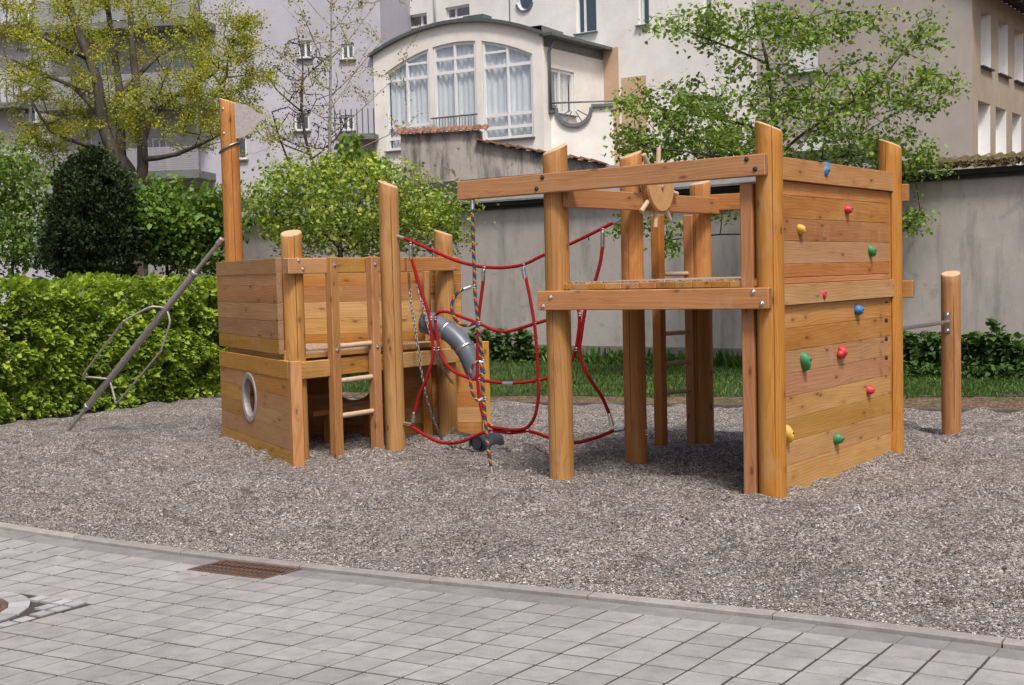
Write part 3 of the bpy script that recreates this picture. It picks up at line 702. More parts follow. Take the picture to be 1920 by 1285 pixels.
PX = np.array(PX); sz = .0032+.0036*rg.random(NP)**1.6+.006*(rg.random(NP) > .985); sc = np.stack([sz*(.8+.5*rg.random(NP)), sz*(.8+.5*rg.random(NP)), sz*(.45+.35*rg.random(NP))], 1)
an = rg.random(NP)*6.283; base = ph[None]*sc[:, None]; ca, sa = np.cos(an)[:, None], np.sin(an)[:, None]
bx = base[:, :, 0]*ca-base[:, :, 1]*sa; by = base[:, :, 0]*sa+base[:, :, 1]*ca; v = np.stack([bx, by, base[:, :, 2]], 2)+PX[:, None]+np.array([0, 0, .002])
v = v.reshape(-1, 3); F = (np.array(pf)[None]+(np.arange(NP)*10)[:, None, None]).reshape(-1); me = bpy.data.meshes.new('loose_stones'); me.vertices.add(len(v)); me.vertices.foreach_set('co', v.astype(np.float32).ravel())
me.loops.add(len(F)); me.loops.foreach_set('vertex_index', F.astype(np.int32)); me.polygons.add(len(F)//3); me.polygons.foreach_set('loop_start', np.arange(len(F)//3, dtype=np.int32)*3); me.update(calc_edges=True)
o = stuff(put('loose_stones', me, 'pebble', None, gravel))
# soil bed behind the edging, lawn strip
def sheet(name, poly_lo, poly_hi, z, mat, nx=60, ny=16, amp=.02):
    b = MB()
    for a in range(nx+1):
        x = -16+34*a/nx
        for c in range(ny+1):
            y0, y1 = poly_lo(x), poly_hi(x); y = y0+(y1-y0)*c/ny; b.v.append((x, y, z+amp*noise.noise((x*.8, y*.8, 4))))
    b.f = [(a*(ny+1)+c, (a+1)*(ny+1)+c, (a+1)*(ny+1)+c+1, a*(ny+1)+c+1) for a in range(nx) for c in range(ny)]; b.mi = [0]*len(b.f); return structure(b.build(name, mat, smooth=True))
WP, WQ = Vector((-.629, 24.285, 0)), Vector((3.885, 20.753, 0)); WT = (WQ-WP).normalized(); WN = Vector((-WT.y, WT.x, 0)); WN = WN if WN.y < 0 else -WN
ywall = lambda x: WP.y+(x-WP.x)*WT.y/WT.x
lawn_lo = lambda x: yedge(x)+1.05+.12*max(0, min(7, x))+.18*noise.noise((x*.9, 0, 0)) +.07*noise.noise((x*4, 1, 0))
sheet('soil_bed', lambda x: yedge(x)-.02, lambda x: ywall(x)+.6, -.002, 'soil', nx=240, amp=.01)
sheet('lawn', lawn_lo, lambda x: ywall(x)+.3, .005, 'lawnbase', nx=240, amp=.01)
edging = thing('bed_edging', 'thin dark grey edging strip between the gravel and the soil bed', 'edging', (EDGE[3][0], EDGE[3][1], 0))
for (x0, y0), (x1, y1) in zip(EDGE[1:], EDGE[2:]):
    L = math.hypot(x1-x0, y1-y0); n = max(1, round(L/1.6))
    for k in range(n):
        p = Vector((x0+(x1-x0)*k/n, y0+(y1-y0)*k/n, .002)); q = Vector((x0+(x1-x0)*(k+1)/n, y0+(y1-y0)*(k+1)/n, .002))
        board('edging_board', p+(q-p)*.004, q-(q-p)*.004,   .03, .062+random.uniform(-.006, .006), edging, 'edge', ends=False)
# grass blades
gpos = []
rg = np.random.default_rng(11)
while len(gpos) < 52000:
    x = rg.uniform(-5.5, 9.5); lo, hi = lawn_lo(x)-.3, ywall(x)-.02; y = lo+(hi-lo)*rg.random()
    if y-lo < .5 and noise.noise((x*3, y*3, 7))*.35+.25 > y-lo: continue
    gpos.append((x, y, 0.0+.01*noise.noise((x*.8, y*.8, 4))))
gpos = np.array(gpos); near_wall = np.array([ywall(p[0])-p[1] for p in gpos]) < .35
gd = np.stack([rg.normal(size=len(gpos))*.35, rg.normal(size=len(gpos))*.35, np.ones(len(gpos))], 1)
NEEDG = NEED.copy()
M['grass'] = m_leaf('grass_blade', [(.035, .085, .018), (.06, .135, .026), (.085, .17, .035), (.13, .19, .05)], .3)
sizes = np.where(near_wall, .20, .10)
for nm, msk, szz in (('grass', ~near_wall, .065), ('tall_grass', near_wall, .24)):
    o = stuff(put(nm, leaf_mesh(nm, gpos[msk], szz, 'need', 0, 0, rg, gd[msk]), 'grass'))
    tag(o, 'short mown green lawn grass between soil and wall' if nm == 'grass' else 'taller grass tufts growing along the foot of the grey wall', 'grass')

# ================================================================== CLIMBING TOWER
UZ = Vector((0, 0, 1))
A, B_, C_, D_, E_ = (Vector((x, y, 0)) for x, y in ((1.867, 9.011), (3.312, 10.922), (.375, 9.972), (1.058, 10.851), (1.79, 11.767)))
tower = thing('climbing_tower', 'tall larch climbing tower with platform, ladder, ship wheel and plank wall of coloured holds', 'play tower', ((A+E_)/2)*1.0)
PR = .098
def slope_to(P, ztl, ztr): return ztr-ztl
log('post', A, 2.650, PR, tower, (-.42, .10), 11)
log('post', B_, 2.690, PR, tower, (-.42, .10), 12)
log('post', C_, 2.620, PR*1.02, tower, (.42, .15), 13)
log('post', D_, 2.640, PR, tower, (.35, .12), 14)
log('post', E_, 2.45, PR, tower, (.2, .1), 15)
u = (C_-A).normalized(); nf = Vector((-u.y, u.x, 0)); nf = nf if nf.y < 0 else -nf          # u: along the front, nf: out of the front
w = (B_-A).normalized(); nw = Vector((w.y, -w.x, 0))                                         # w: along the plank wall, nw: out of it
Af, Cf = A+nf*.15, C_+nf*.15
def fr(x, z, off=.0): p = onp(x, 600, Af, Cf); p.z = z; return p-nf*off
# front beam with overhang, platform beam
board('top_beam', onp(857, 358, Af, Cf)*1.0-nf*.04, onp(1434, 308, Af, Cf)-nf*.04, .08, .152, tower, 'beam')
for o in (tower.children[-1],): pass
p, q = onp(1007, 566, Af, Cf), onp(1441, 558, Af, Cf); p.z = q.z = 1.434
board('platform_beam', p-nf*.04, q-nf*.04, .08, .152, tower, 'beam')
for x, y in ((1032, 558), (1018, 575), (1412, 548), (1428, 570)): bolt(onp(x, y, Af, Cf)+nf*.001, nf, tower, .011)
for x, y in ((1017, 333), (1006, 354), (1400, 299), (1416, 317)): bolt(onp(x, y, Af, Cf)+nf*.001, nf, tower, .011, 'dark')
# side and back rails
def seg(P, Q, a, b_, off, n, z): return P+(Q-P).normalized()*a+n*off+UZ*z, Q+(Q-P).normalized()*b_+n*off+UZ*z
nl = -nw
p, q = seg(C_, E_, -.06, .16, .135, nw, 2.235); board('side_rail', p, q, .06, .150, tower, 'beam')
p, q = seg(E_, B_, -.05, .135, .06, w, 2.27); board('back_rail', p, q, .06, .150, tower, 'beam')
p, q = seg(E_, B_, -.1, .15, .125, w, 1.434); board('back_beam', p, q, .07, .152, tower, 'beam')
p, q = seg(C_, E_, .0, .0, .05, nl, 1.434); board('side_beam', p, q, .06, .14, tower, 'beam')
# platform boards running front to back
nb = 12; L = (A-C_).length
for k in range(nb):
    a0 = C_+(A-C_)*((k+.008)/nb) ; a1 = C_+(A-C_)*((k+.992)/nb); mid = (a0+a1)/2; d = w*2.34
    if k == nb-1: mid -= (A-C_).normalized()*.01
    board('floor_board', mid+nf*.05+UZ*1.537, mid+d+UZ*1.537, (a1-a0).length, .045, tower, 'wood', bev=.003, ends=False)
b = MB(); ins = .02; P4 = [C_+nf*.03+w*.0+(A-C_).normalized()*ins, A+nf*.03-(A-C_).normalized()*.05, A+w*2.3-(A-C_).normalized()*.05, C_+w*2.3+(A-C_).normalized()*ins]
b.prism([p+UZ*1.5605 for p in P4], UZ*.014); b.build('grit_mat', 'grit', tower, origin=A+UZ*1.56)
# square uprights
def up_at(x0, y0, P, Q): return onp(x0, y0, P, Q)
upright('wall_stud', A-(A-C_).normalized()*.155+nf*.02+UZ*-.2, 2.262, .095, .09, u, tower)
upright('wall_stud', A-(A-C_).normalized()*.085-nf*.06+UZ*-.2, 2.262, .055, .13, u, tower)
p = gp(1240, 842); upright('ladder_rail', V2(p)+w*.0, 2.16, .095, .095, w, tower)
p2 = gp(1300, 834); upright('ladder_rail', V2(p2), 2.16, .095, .095, w, tower)
la, lb = V2(p), V2(p2)
for z in (1.615, 1.34, 1.065, .79, .515):
    b = MB(); cyl('rung', la+UZ*z, lb+UZ*z, .021, 'dowel', tower)
# climbing wall planks: base level run of plank joints
zl = [.012, .092+.008, .192, .366, .524, .698, .867, 1.035, 1.203, 1.372]
zl = [-.10, .192, .366, .532, .698, .867, 1.035, 1.203, 1.372]
wa, wb = A+w*.03, B_-w*.03
def plank(z0, z1, off, th, name='plank'):
    return board(name, wa+nw*off+UZ*((z0+z1)/2), wb+nw*off+UZ*((z0+z1)/2), th, z1-z0-.002, tower, 'wood', bev=.0025, ends=False)
for a, c in zip(zl, zl[1:]): plank(a, c, .0, .045)
plank(1.374, 1.527, .022, .07)
plank(1.529, 1.574, .006, .05)
for a, c in zip([1.576, 1.676, 1.842, 2.008, 2.176], [1.676, 1.842, 2.008, 2.176, 2.278]): plank(a, c, .0, .045)
plank(2.280, 2.445, .022, .07)
b2 = MB()
for y in (565, 601, 636, 671): bolt(onp(1662, y, A+nw*.09, B_+nw*.09), nw-w*.3, tower, .012, 'dark')
for x, y in ((1671, 545), (1665, 632)): pass
# holds
def hold(px, py, mat, kind, s=1.0, rot=0.0, label=None):
    s *= .9; c = onp(px, py, wa+nw*.024, wb+nw*.024); b = MB(); rg = random.Random(px); NS, NR = 14, 6; vs = []
    if kind == 'cow':                       # three-lobed knobbly grip
        for dx, dz, rr in ((-.045, -.012, .032), (.0, .004, .042), (.045, .02, .030), (.02, -.03, .026), (-.02, .03, .024)):
            sp = MB(); prof = [(rr*math.sin(t), .6*rr+rr*.95*math.cos(t)*.9) for t in [math.pi*(1-k/7) for k in range(8)]]
            b.lathe([(max(r, .0005), h) for r, h in prof], c+w*dx*s+UZ*dz*s, nw, 12)
    else:
        tipz = {'drop': -.9, 'round': -.35, 'horn': .75, 'wedge': -.8}[kind]; ax = {'drop': (.042, .058), 'round': (.050, .045), 'horn': (.040, .065), 'wedge': (.040, .062)}[kind]
        for j in range(NR+1):
            t = j/NR; k = math.sqrt(max(0, 1-t*t)); hgt = .062*t*s
            for q in range(NS):
                th = 2*math.pi*q/NS; x = math.cos(th)*ax[0]*k; z = math.sin(th)*ax[1]*k
                if math.sin(th)*tipz > 0: x *= 1-(.8 if kind in ('wedge', 'horn') else .5)*abs(math.sin(th))**1.4; z *= 1.25 if kind in ('wedge', 'horn') else 1
                z += tipz*.020*t; lum = 1+.10*noise.noise((x*30, z*30, px))
                xx = x*math.cos(rot)-z*math.sin(rot); zz = x*math.sin(rot)+z*math.cos(rot); vs.append(c+w*xx*s*lum+UZ*zz*s*lum+nw*hgt)
        fs = [(j*NS+q, j*NS+(q+1) % NS, (j+1)*NS+(q+1) % NS, (j+1)*NS+q) for j in range(NR) for q in range(NS)]+[tuple(NR*NS+q for q in range(NS))]; b.add(vs, fs)
    o = b.build('climbing_hold', mat, tower, smooth=True, origin=c); o['label'] = label
    if kind != 'cow': cyl('hold_bolt', c+nw*.048*s, c+nw*.0615*s, .009*s, 'dark', o, 10)
    return o
hold(1541, 321, 'h_blue', 'horn', 1.15, -.5, 'blue horn shaped hold on the top board')
hold(1587, 393, 'h_red', 'round', .95, .2, 'small red hold in the upper wall')
hold(1499, 430, 'h_yellow', 'round', .95, -.3, 'yellow hold in the upper wall')
hold(1631, 470, 'h_green', 'drop', 1.0, .4, 'green hold beside the far post')
hold(1537, 550, 'h_red', 'drop', 1.0, .1, 'red hold on the middle board')
hold(1606, 581, 'h_blue', 'round', 1.1, .2, 'blue hold below the middle board')
hold(1505, 675, 'h_green', 'wedge', 1.25, .1, 'green wedge hold at mid height')
hold(1575, 661, 'h_red', 'cow', 1.0, 0, 'knobbly red hold at mid height')
hold(1628, 731, 'h_red', 'round', 1.0, .5, 'red hold low beside the far post')
hold(1567, 823, 'h_green', 'round', 1.15, 2.2, 'green hold near the gravel')
hold(1474, 812, 'h_yellow', 'wedge', 1.1, 0, 'yellow hold by the near post')
# ship's wheel on the side rail
wc = onp(1232, 352, C_+nw*.20, E_+nw*.20)
def disc(name, r, o0, o1, mat, seg=36):
    b = MB(); b.lathe([(.001, o0), (r-.004, o0), (r, o0+.004), (r, o1-.004), (r-.004, o1), (.001, o1)], wc, nw, seg); return autosmooth(b.build(name, mat, tower, origin=wc), 35)
wheel = disc('ship_wheel', .205, .018, .05, 'ply'); wheel['label'] = 'round wooden ship wheel with pale pegs'
for k, (o0, o1, r) in enumerate(((-.045, -.028, .2), (-.026, -.004, .2), (-.002, .016, .2))):
    b = MB(); b.lathe([(.001, o0), (r-.003, o0), (r, o0+.003), (r, o1-.003), (r-.003, o1), (.001, o1)], wc, nw, 36); autosmooth(b.build('wheel_ply', 'wood', wheel, origin=wc), 35)
for k in range(8):
    a = math.radians(7+45*k); d = w*math.sin(a)+UZ*math.cos(a); cyl('peg', wc+d*.17+nw*.0, wc+d*.345+nw*.0, .021, 'dowel', wheel, 12)
cyl('hub_bolt', wc+nw*.05, wc+nw*.066, .017, 'steel', wheel, 10)
b = MB(); ec = onp(1201, 397, D_, C_); b.lathe([(.022+.006*math.cos(t), .006*math.sin(t)) for t in [2*math.pi*k/8 for k in range(8)]], D_+Vector((.085, -.075, hz(D_, 397))), nw*.5+nf, 14, closed=True); b.build('eye_bolt', 'steel', tower, smooth=True)
b = MB(); b.lathe([(.022+.006*math.cos(t), .006*math.sin(t)) for t in [2*math.pi*k/8 for k in range(8)]], D_+Vector((.095, -.06, hz(D_, 810))), nw*.5+nf, 14, closed=True); b.build('eye_bolt', 'steel', tower, smooth=True)

# ================================================================== EXERCISE BAR with its post
SP = Vector((4.24, 12.085, 0))
barpost = thing('turning_bar', 'short larch log with a steel turning bar fixed to the tower post', 'exercise bar', SP)
log('post', SP, 1.545, .092, barpost, (.15, .22), 21)
p = onp(1700, 611, B_, SP); q = onp(1776, 604, B_, SP)
z = 1.08; bd = (SP-B_).normalized(); bn = Vector((bd.y, -bd.x, 0))
cyl('bar', B_+bd*.08+UZ*z, SP-bd*.08+UZ*(z+.01), .019, 'steel', barpost, 14)
b = MB(); b.box(SP-bd*.094+UZ*(z+.005), bn*.026, bd*.004, UZ*.10); b.build('bar_plate', 'steel', barpost, origin=SP+UZ*z)
for dz in (-.075, .08): bolt(SP-bd*.098+UZ*(z+dz), -bd, barpost, .011)

# ================================================================== SHIP (triangular play boat)
e1 = Vector((math.sin(math.radians(38.5)), math.cos(math.radians(38.5)), 0)); e2 = Vector((-e1.y, e1.x, 0))
Hp = Vector((-1.15, 12.056, 0)); Gp = Vector((-1.969, 11.348, 0)); Fp = Vector((-2.86, 13.02, 0)); Ip = Vector((-.683, 12.965, 0))
ship = thing('play_ship', 'larch play ship with plank hull, porthole, raised deck, ladder and tall mast post', 'play ship', Vector((-1.8, 12.4, 0)))
mast = log('mast', Fp, 3.49, .096, ship, (-.32, .05), 31); mast['label'] = 'tall mast log carrying a metal pennant'
log('post', Gp, 2.06, .098, ship, (.05, .30), 32)
log('post', Hp, 2.53, .098, ship, (-.38, .12), 33)
log('post', Ip, 2.085, .098, ship, (-.35, .05), 34)
# rail along the ladder side
rl0 = Hp+e2*.06; railf = lambda x, z: (lambda p: Vector((p.x, p.y, z)))(onp(x, 500, rl0, rl0+e1))
zr = 1.768
board('rail', railf(541, zr)+e2*.035, railf(625, zr)+e2*.035, .07, .142, ship, 'wood')
board('rail', railf(626, zr)+e2*.038, railf(716, zr)+e2*.038, .07, .142, ship, 'wood')
board('rail', railf(717, zr)+e2*.065, railf(764, zr)+e2*.065, .07, .138, ship, 'wood')
board('rail', railf(763, zr)+e2*.03, railf(861, zr)+e2*.03, .07, .140, ship, 'wood')
for x, y in ((560, 489), (568, 505), (845, 486), (852, 503)): bolt(onp(x, y, rl0, rl0+e1), -e2, ship, .010)
bmf = lambda x, z: (lambda p: Vector((p.x, p.y, z)))(onp(x, 690, rl0, rl0+e1))
zb = .828
board('deck_beam', bmf(559, zb)+e2*.035, bmf(620, zb)+e2*.035, .07, .155, ship, 'wood')
board('deck_beam', bmf(622, zb)+e2*.045, bmf(742, zb)+e2*.045, .07, .150, ship, 'wood')
board('deck_beam', bmf(744, zb)+e2*.035, bmf(868, zb)+e2*.035, .07, .148, ship, 'wood')
# ladder
lr = [V2(gp(633, 857)), V2(gp(708, 845))]
for P in lr:
    upright('ladder_rail', P+UZ*-.06, 1.845, .098, .085, e1, ship)
    for zz in (1.77, .99): bolt(P+UZ*zz-e2*.043, -e2, ship, .013)
for zz in (1.02, .70, .375): cyl('rung', lr[0]+UZ*zz, lr[1]+UZ*(zz+.01), .024, 'dowel', ship)
# hull side (bow) planks
bd = Vector((math.sin(math.radians(-28)), math.cos(math.radians(-28)), 0)); bn = Vector((-bd.y, bd.x, 0)); bn = bn if bn.x < 0 else -bn
Pn = Vector((-1.80, 10.753, 0))
def bow(x, y): return onp(x, y, Pn, Pn+bd)
far = V2(bow(416, 660)); lo_n = V2(bow(548, 780)); up_n = V2(bow(525, 560))
def plank_hole(name, p, q, z0, z1, th, parent, hc=None, hr=0, n=None):
    """plank from p to q; when the porthole circle (hc on the plank line, hr) cuts it the plank is cut out"""
    if hc is None or abs((z0+z1)/2-hc.z) > hr+(z1-z0)/2: return board(name, p+UZ*((z0+z1)/2), q+UZ*((z0+z1)/2), th, z1-z0-.002, parent, 'wood', bev=.0025)
    d = (q-p); L = d.length; d.normalize(); hu = (hc-p).dot(d); pts = []; z0 += .001; z1 -= .001
    # left and right pieces follow the circle
    for sgn in (-1, 1):
        poly = []; N = 10
        lo, hi = max(z0, hc.z-hr), min(z1, hc.z+hr); edge = []
        for k in range(N+1):
            z = lo+(hi-lo)*k/N; edge.append((hu+sgn*math.sqrt(max(0, hr*hr-(z-hc.z)**2)), z))
        end = 0 if sgn < 0 else L
        poly = [(end, z0)]
        if lo > z0: poly.append((hu, z0))
        poly += edge
        if hi < z1: poly.append((hu, z1))
        poly.append((end, z1))
        if sgn > 0: poly = poly[::-1]
        mt = frame_mat(p, d, (0, 0, 1)); b = MB(); b.prism([(a, th/2, z) for a, z in poly], (0, -th, 0)); put(name, b.mesh(name), 'wood', mt, parent)
hole = V2(bow(472.5, 744))+UZ*.515
zs = [-.13, .095, .285, .445, .61, .765, .925]
zs = [-.14, .13, .305, .46, .61, .765, .925]
for k, (a, c) in enumerate(zip(zs, zs[1:])):
    plank_hole('hull_plank', far-bn*.0, lo_n, a, c, .05 if k < 5 else .058, ship, hole, .19)
zs = [.978, 1.11, 1.275, 1.435, 1.60, 1.705, 1.845]
for k, (a, c) in enumerate(zip(zs, zs[1:])): plank_hole('hull_plank', far, up_n, a, c, .05 if k < 5 else .06, ship)
board('hull_backing', far-bn*.05+UZ*.95+bd*-.12, up_n-bn*.05+UZ*.95, .045, .11, ship)
board('hull_end_post', lo_n-bn*.025-bd*.045+UZ*-.12, lo_n-bn*.025-bd*.045+UZ*.93, .105, .07, ship, 'wood', up=(bd.x, bd.y, 0))
# porthole ring
b = MB(); b.lathe([(.185, -.03), (.185, .030), (.196, .034), (.236, .034), (.243, .028), (.243, .024)], hole, bn, 40); autosmooth(b.build('porthole_ring', 'flag', ship, origin=hole), 35)
# far wall (upper and lower), seen from inside
yw = 13.14; fw0 = Vector((-2.93, yw+.09, 0)); fw1u = Vector((-.52, yw, 0)); fw1l = Vector((-.285, yw-.01, 0))
hole2 = dep(662, 714, yw)
zs = [-.13, .10, .265, .43, .595, .76, .93]
for a, c in zip(zs, zs[1:]): plank_hole('hull_plank', fw0, fw1l, a, c, .045, ship, Vector((hole2.x, hole2.y, .565)), .205)
zs = [.97, 1.065, 1.232, 1.40, 1.566, 1.67, 1.80]
for a, c in zip(zs, zs[1:]): plank_hole('hull_plank', fw0, fw1u, a, c, .045, ship)
board('hull_end_post', fw1l+Vector((-.0, -.045, -.1)), fw1l+Vector((0, -.045, .955)), .055, .085, ship, 'wood', up=(1, 0, 0))
upright('wall_stud', Vector((-.87, yw-.10, .97)), 1.70, .065, .09, (1, 0), ship)
upright('wall_stud', Vector((-.90, yw-.075, -.1)), .95, .10, .09, (1, 0), ship)
# deck: boards cut to the triangle
tri = [Gp+Vector((.02, -.02, 0))-e1*.1, Ip+e1*.12+e2*.02, fw0+Vector((.12, -.04, 0))]
def clip(poly, P, n):                       # keep the side where (x-P).n >= 0
    out = []
    for a, c in zip(poly, poly[1:]+poly[:1]):
        da, dc = (a-P).dot(n), (c-P).dot(n)
        if da >= 0: out.append(a)
        if da*dc < 0: out.append(a+(c-a)*(da/(da-dc)))
    return out
for k in range(12):
    o0 = Gp+e2*(-.12+.145*k+.003); o1 = Gp+e2*(-.12+.145*(k+1)-.003); pl = clip(clip([V2(p) for p in tri], o0, e2), o1, -e2)
    if len(pl) > 2:
        c = sum(pl, Vector())/len(pl); b = MB(); mt = frame_mat(c+UZ*.925, e1, (0, 0, 1)); iv = mt.inverted(); b.prism([iv @ (p+UZ*.925) for p in pl], (0, 0, .042)); put('floor_board', b.mesh('floor_board'), 'wood', mt, ship)
ins = [(p*.985+(tri[0]+tri[1]+tri[2])/3*.015) for p in tri]; b = MB(); b.prism([p+UZ*.9675 for p in ins], (0, 0, .005)); b.build('grit_mat', 'grit', ship, origin=ins[0]+UZ*.967)
# bench in the hold
p = dep(590, 760, 12.3); q = dep(705, 758, 12.9)
board('bench_seat', V2(dep(566, 760, 12.25))+UZ*.335, V2(dep(712, 760, 13.0))+UZ*.335, .34, .05, ship)
upright('bench_leg', V2(dep(619, 800, 12.35))+UZ*-.1, .31, .10, .09, e1, ship)
upright('bench_leg', V2(dep(693, 800, 12.85))+UZ*-.1, .31, .10, .09, e1, ship)
# pennant
fy = Fp.y-.05; P = lambda x, y: dep(x, y, fy)
out = [(431, 195), (447, 194), (460, 196), (472, 203), (482, 211), (492, 214), (512, 215), (513, 218), (498, 222), (486, 230), (475, 243), (466, 252), (456, 258), (444, 260), (436, 257)]
b = MB(); b.prism([P(x, y) for x, y in out], (0, -.006, 0)); o = b.build('flag', 'flag', mast, origin=P(435, 225)); o['label'] = 'grey sheet metal pennant'
for x, y in ((410, 206), (413, 252)):
    n_ = Vector((-.42, -.907, 0)); bolt(Fp+n_*.095+UZ*hz(Fp, y), n_, mast, .010)
ring = [Fp+Vector((.104*math.cos(t), .104*math.sin(t), hz(Fp, 277)+.05*math.cos(t))) for t in [2*math.pi*k/16 for k in range(17)]]
b = MB(); b.tube(smoothpath(ring, .02), .010, 6); b.build('chain_loop', 'chain', mast, smooth=True)
# talking tube of grey plastic pipe
pp = [dep(800, 606, 12.55), dep(818, 610, 12.5), dep(846, 626, 12.42), dep(871, 653, 12.34), dep(886, 684, 12.3), dep(894, 706, 12.28)]
pts = smoothpath(pp, .03); r = .098; tube_o = MB(); tube_o.tube(pts, r, 20, False); tube_o.tube(pts, r-.008, 20, False); pipe = tube_o.build('pipe', 'pvc', ship, smooth=True, origin=pp[0]); pipe['label'] = 'bent grey plastic pipe on the deck edge'
d0 = (pts[0]-pts[1]).normalized(); b = MB(); b.lathe([(r+.001, -.10), (r+.012, -.085), (r+.022, -.06), (r+.016, -.045), (r+.014, .03), (r+.004, .032), (r-.01, .028)], pts[0]+d0*.0, d0, 24); b.build('pipe_socket', 'pvc', pipe, smooth=True)
b = MB(); b.lathe([(.001, -.05), (r, -.05)], pts[0], d0, 20); b.build('pipe_shade_disc', 'hole', pipe)  # black disc inside the mouth paints the pipe's unlit interior
for f in (.30, .58):
    k = int(f*len(pts)); dd = (pts[k+1]-pts[k]).normalized(); b = MB(); b.lathe([(r+.0015, -.016), (r+.004, -.015), (r+.004, .015), (r+.0015, .016)], pts[k], dd, 24); b.build('pipe_clip', 'alu', pipe, smooth=True)
cyl('bracket', dep(849, 655, 12.45), dep(847, 640, 12.45), .018, 'galv', pipe)

# ================================================================== BUCKET ON CHAINS
def chain(pts, parent, name='chain', pitch=.046, wr=.0058):
    pts = smoothpath(pts, .01); b = MB(); acc = 0; last = pts[0]; k = 0; pos = [pts[0]]
    for p in pts[1:]:
        acc += (p-last).length; last = p
        if acc >= pitch*.72: pos.append(p); acc = 0
    for a, c in zip(pos, pos[1:]):
        d = (c-a).normalized(); s = d.orthogonal().normalized() if k % 2 else d.cross(d.orthogonal()).normalized(); mid = (a+c)/2; hl, hw = pitch*.5, pitch*.27
        loop = [mid+d*hl*math.cos(t)+s*hw*math.sin(t) for t in [2*math.pi*q/8 for q in range(9)]]; b.tube(loop, wr, 4, False); k += 1
    return b.build(name, 'chain', parent, smooth=True, origin=pts[0])
bk = gp(912, 846); hoist = thing('chain_hoist', 'dark grey half pipe bucket lying on the gravel with its long steel chain', 'chain hoist', bk)
def bkl(pl): return [dep(x, y, Y) for x, y, Y in pl]
chain(bkl([(766, 512, 12.55), (770, 560, 12.45), (778, 615, 12.3), (785, 660, 12.2), (793, 715, 12.15), (805, 765, 12.2), (818, 800, 12.3), (829, 824, 12.55)]), hoist)
chain(bkl([(829, 824, 12.55), (840, 815, 12.65), (850, 805, 12.75), (857, 799, 12.80)]), hoist)
chain(bkl([(778, 512, 12.6), (787, 550, 12.5), (797, 588, 12.4), (808, 630, 12.3), (818, 660, 12.35), (830, 690, 12.55), (842, 710, 12.7), (852, 722, 12.8)]), hoist)
g = [gp(x, y)+UZ*.012 for x, y in ((829, 826), (832, 830), (845, 838), (865, 842), (885, 842))]
g2 = [gp(x, y)+UZ*.012 for x, y in ((778, 831), (795, 833), (812, 832), (829, 830))]
chain(g, hoist); chain(g2, hoist)
b = MB(); N = 14; c0, c1 = gp(893, 845)+UZ*.045, gp(932, 838)+UZ*.05; ax = (c1-c0).normalized(); sd_ = ax.cross(UZ).normalized(); R = .095; vs = []
for t in range(2):
    for rr in (R, R-.012):
        for k in range(N+1):
            a = math.radians(-20+220*k/N); base = c0 if t == 0 else c1; vs.append(base+(sd_*math.cos(a)+UZ*math.sin(a)*(1.0))*rr)
n = N+1; fs = []
for k in range(N): fs += [(k, k+1, 2*n+k+1, 2*n+k), (n+k, 3*n+k, 3*n+k+1, n+k+1), (k, n+k, n+k+1, k+1), (2*n+k, 2*n+k+1, 3*n+k+1, 3*n+k)]
fs += [(0, 2*n, 3*n, n), (N, n+N, 3*n+N, 2*n+N)]; b.add(vs, fs); o = b.build('bucket', 'bucket', hoist, smooth=False, origin=c0); autosmooth(o, 40)
for k in (.35, .7): bolt(c0+(c1-c0)*k+(UZ*.8-sd_*.6)*R if sd_.y < 0 else c0+(c1-c0)*k+(UZ*.8+sd_*.6)*R, UZ, o, .012)
cyl('bucket_plug', c0+ax*.004+UZ*.02, c0+ax*.02+UZ*.02, .06, 'bucket', o)

# ================================================================== RED CLIMBING NET between ship and tower
Na, Nb = Hp+Vector((0, 0, 0)), D_+Vector((0, 0, 0)); nd_ = (Nb-Na).normalized(); nn_ = Vector((nd_.y, -nd_.x, 0)); nn_ = nn_ if nn_.y < 0 else -nn_
def np_(x, y, off=0): return onp(x, y, Na, Nb)+nn_*off
net = thing('climbing_net', 'slack red rope climbing net strung between the ship post and the tower', 'climbing net', V2((Na+Nb)/2))
RR = .0155
def nrope(pl, off=0.0, label=None): return rope('net_rope', [np_(p[0], p[1], p[2] if len(p) > 2 else off) for p in pl], RR, 'red', net, .035, 8)
def sleeve(x0, y0, x1, y1, off=0.0, r=.019): return cyl('sleeve', np_(x0, y0, off), np_(x1, y1, off), r, 'alu', net, 12)
def clamp(x, y, off=0.0, wdt=1.0):
    c = np_(x, y, off); o = None
    for dz in (-.011, .011):
        b = MB(); b.lathe([(.0185*wdt+.0045*math.cos(t), .0045*math.sin(t)) for t in [2*math.pi*k/6 for k in range(6)]], c+UZ*dz, UZ, 12, closed=True); b.build('clamp', 'steel', net, smooth=True, origin=c)
nrope([(755, 446), (775, 454), (800, 465), (850, 487), (885, 497), (908, 501), (945, 502), (982, 496), (1016, 480), (1066, 459), (1100, 443), (1130, 428), (1152, 417)])
sleeve(744, 443, 758, 447); sleeve(1150, 418, 1168, 409)
nrope([(768, 797), (790, 812), (820, 828), (845, 831), (870, 827), (905, 812), (925, 808), (955, 812), (985, 809), (1005, 812), (1030, 821), (1078, 830), (1120, 820), (1152, 807)])
sleeve(757, 794, 771, 796); sleeve(1152, 807, 1172, 804)
nrope([(908, 520), (905, 545), (901, 575), (898, 607), (897, 640), (896, 690), (899, 740), (908, 783), (920, 799), (945, 804), (970, 806), (990, 801), (1004, 780), (1011, 740), (1010, 713), (1008, 660), (1003, 607), (995, 560), (987, 520)], .012)
sleeve(908, 506, 907, 527, .012); sleeve(982, 503, 986, 524, .012)
nrope([(772, 483), (781, 512), (793, 552), (806, 592), (809, 620), (813, 652), (811, 680), (800, 712), (786, 745), (778, 778)], .012)
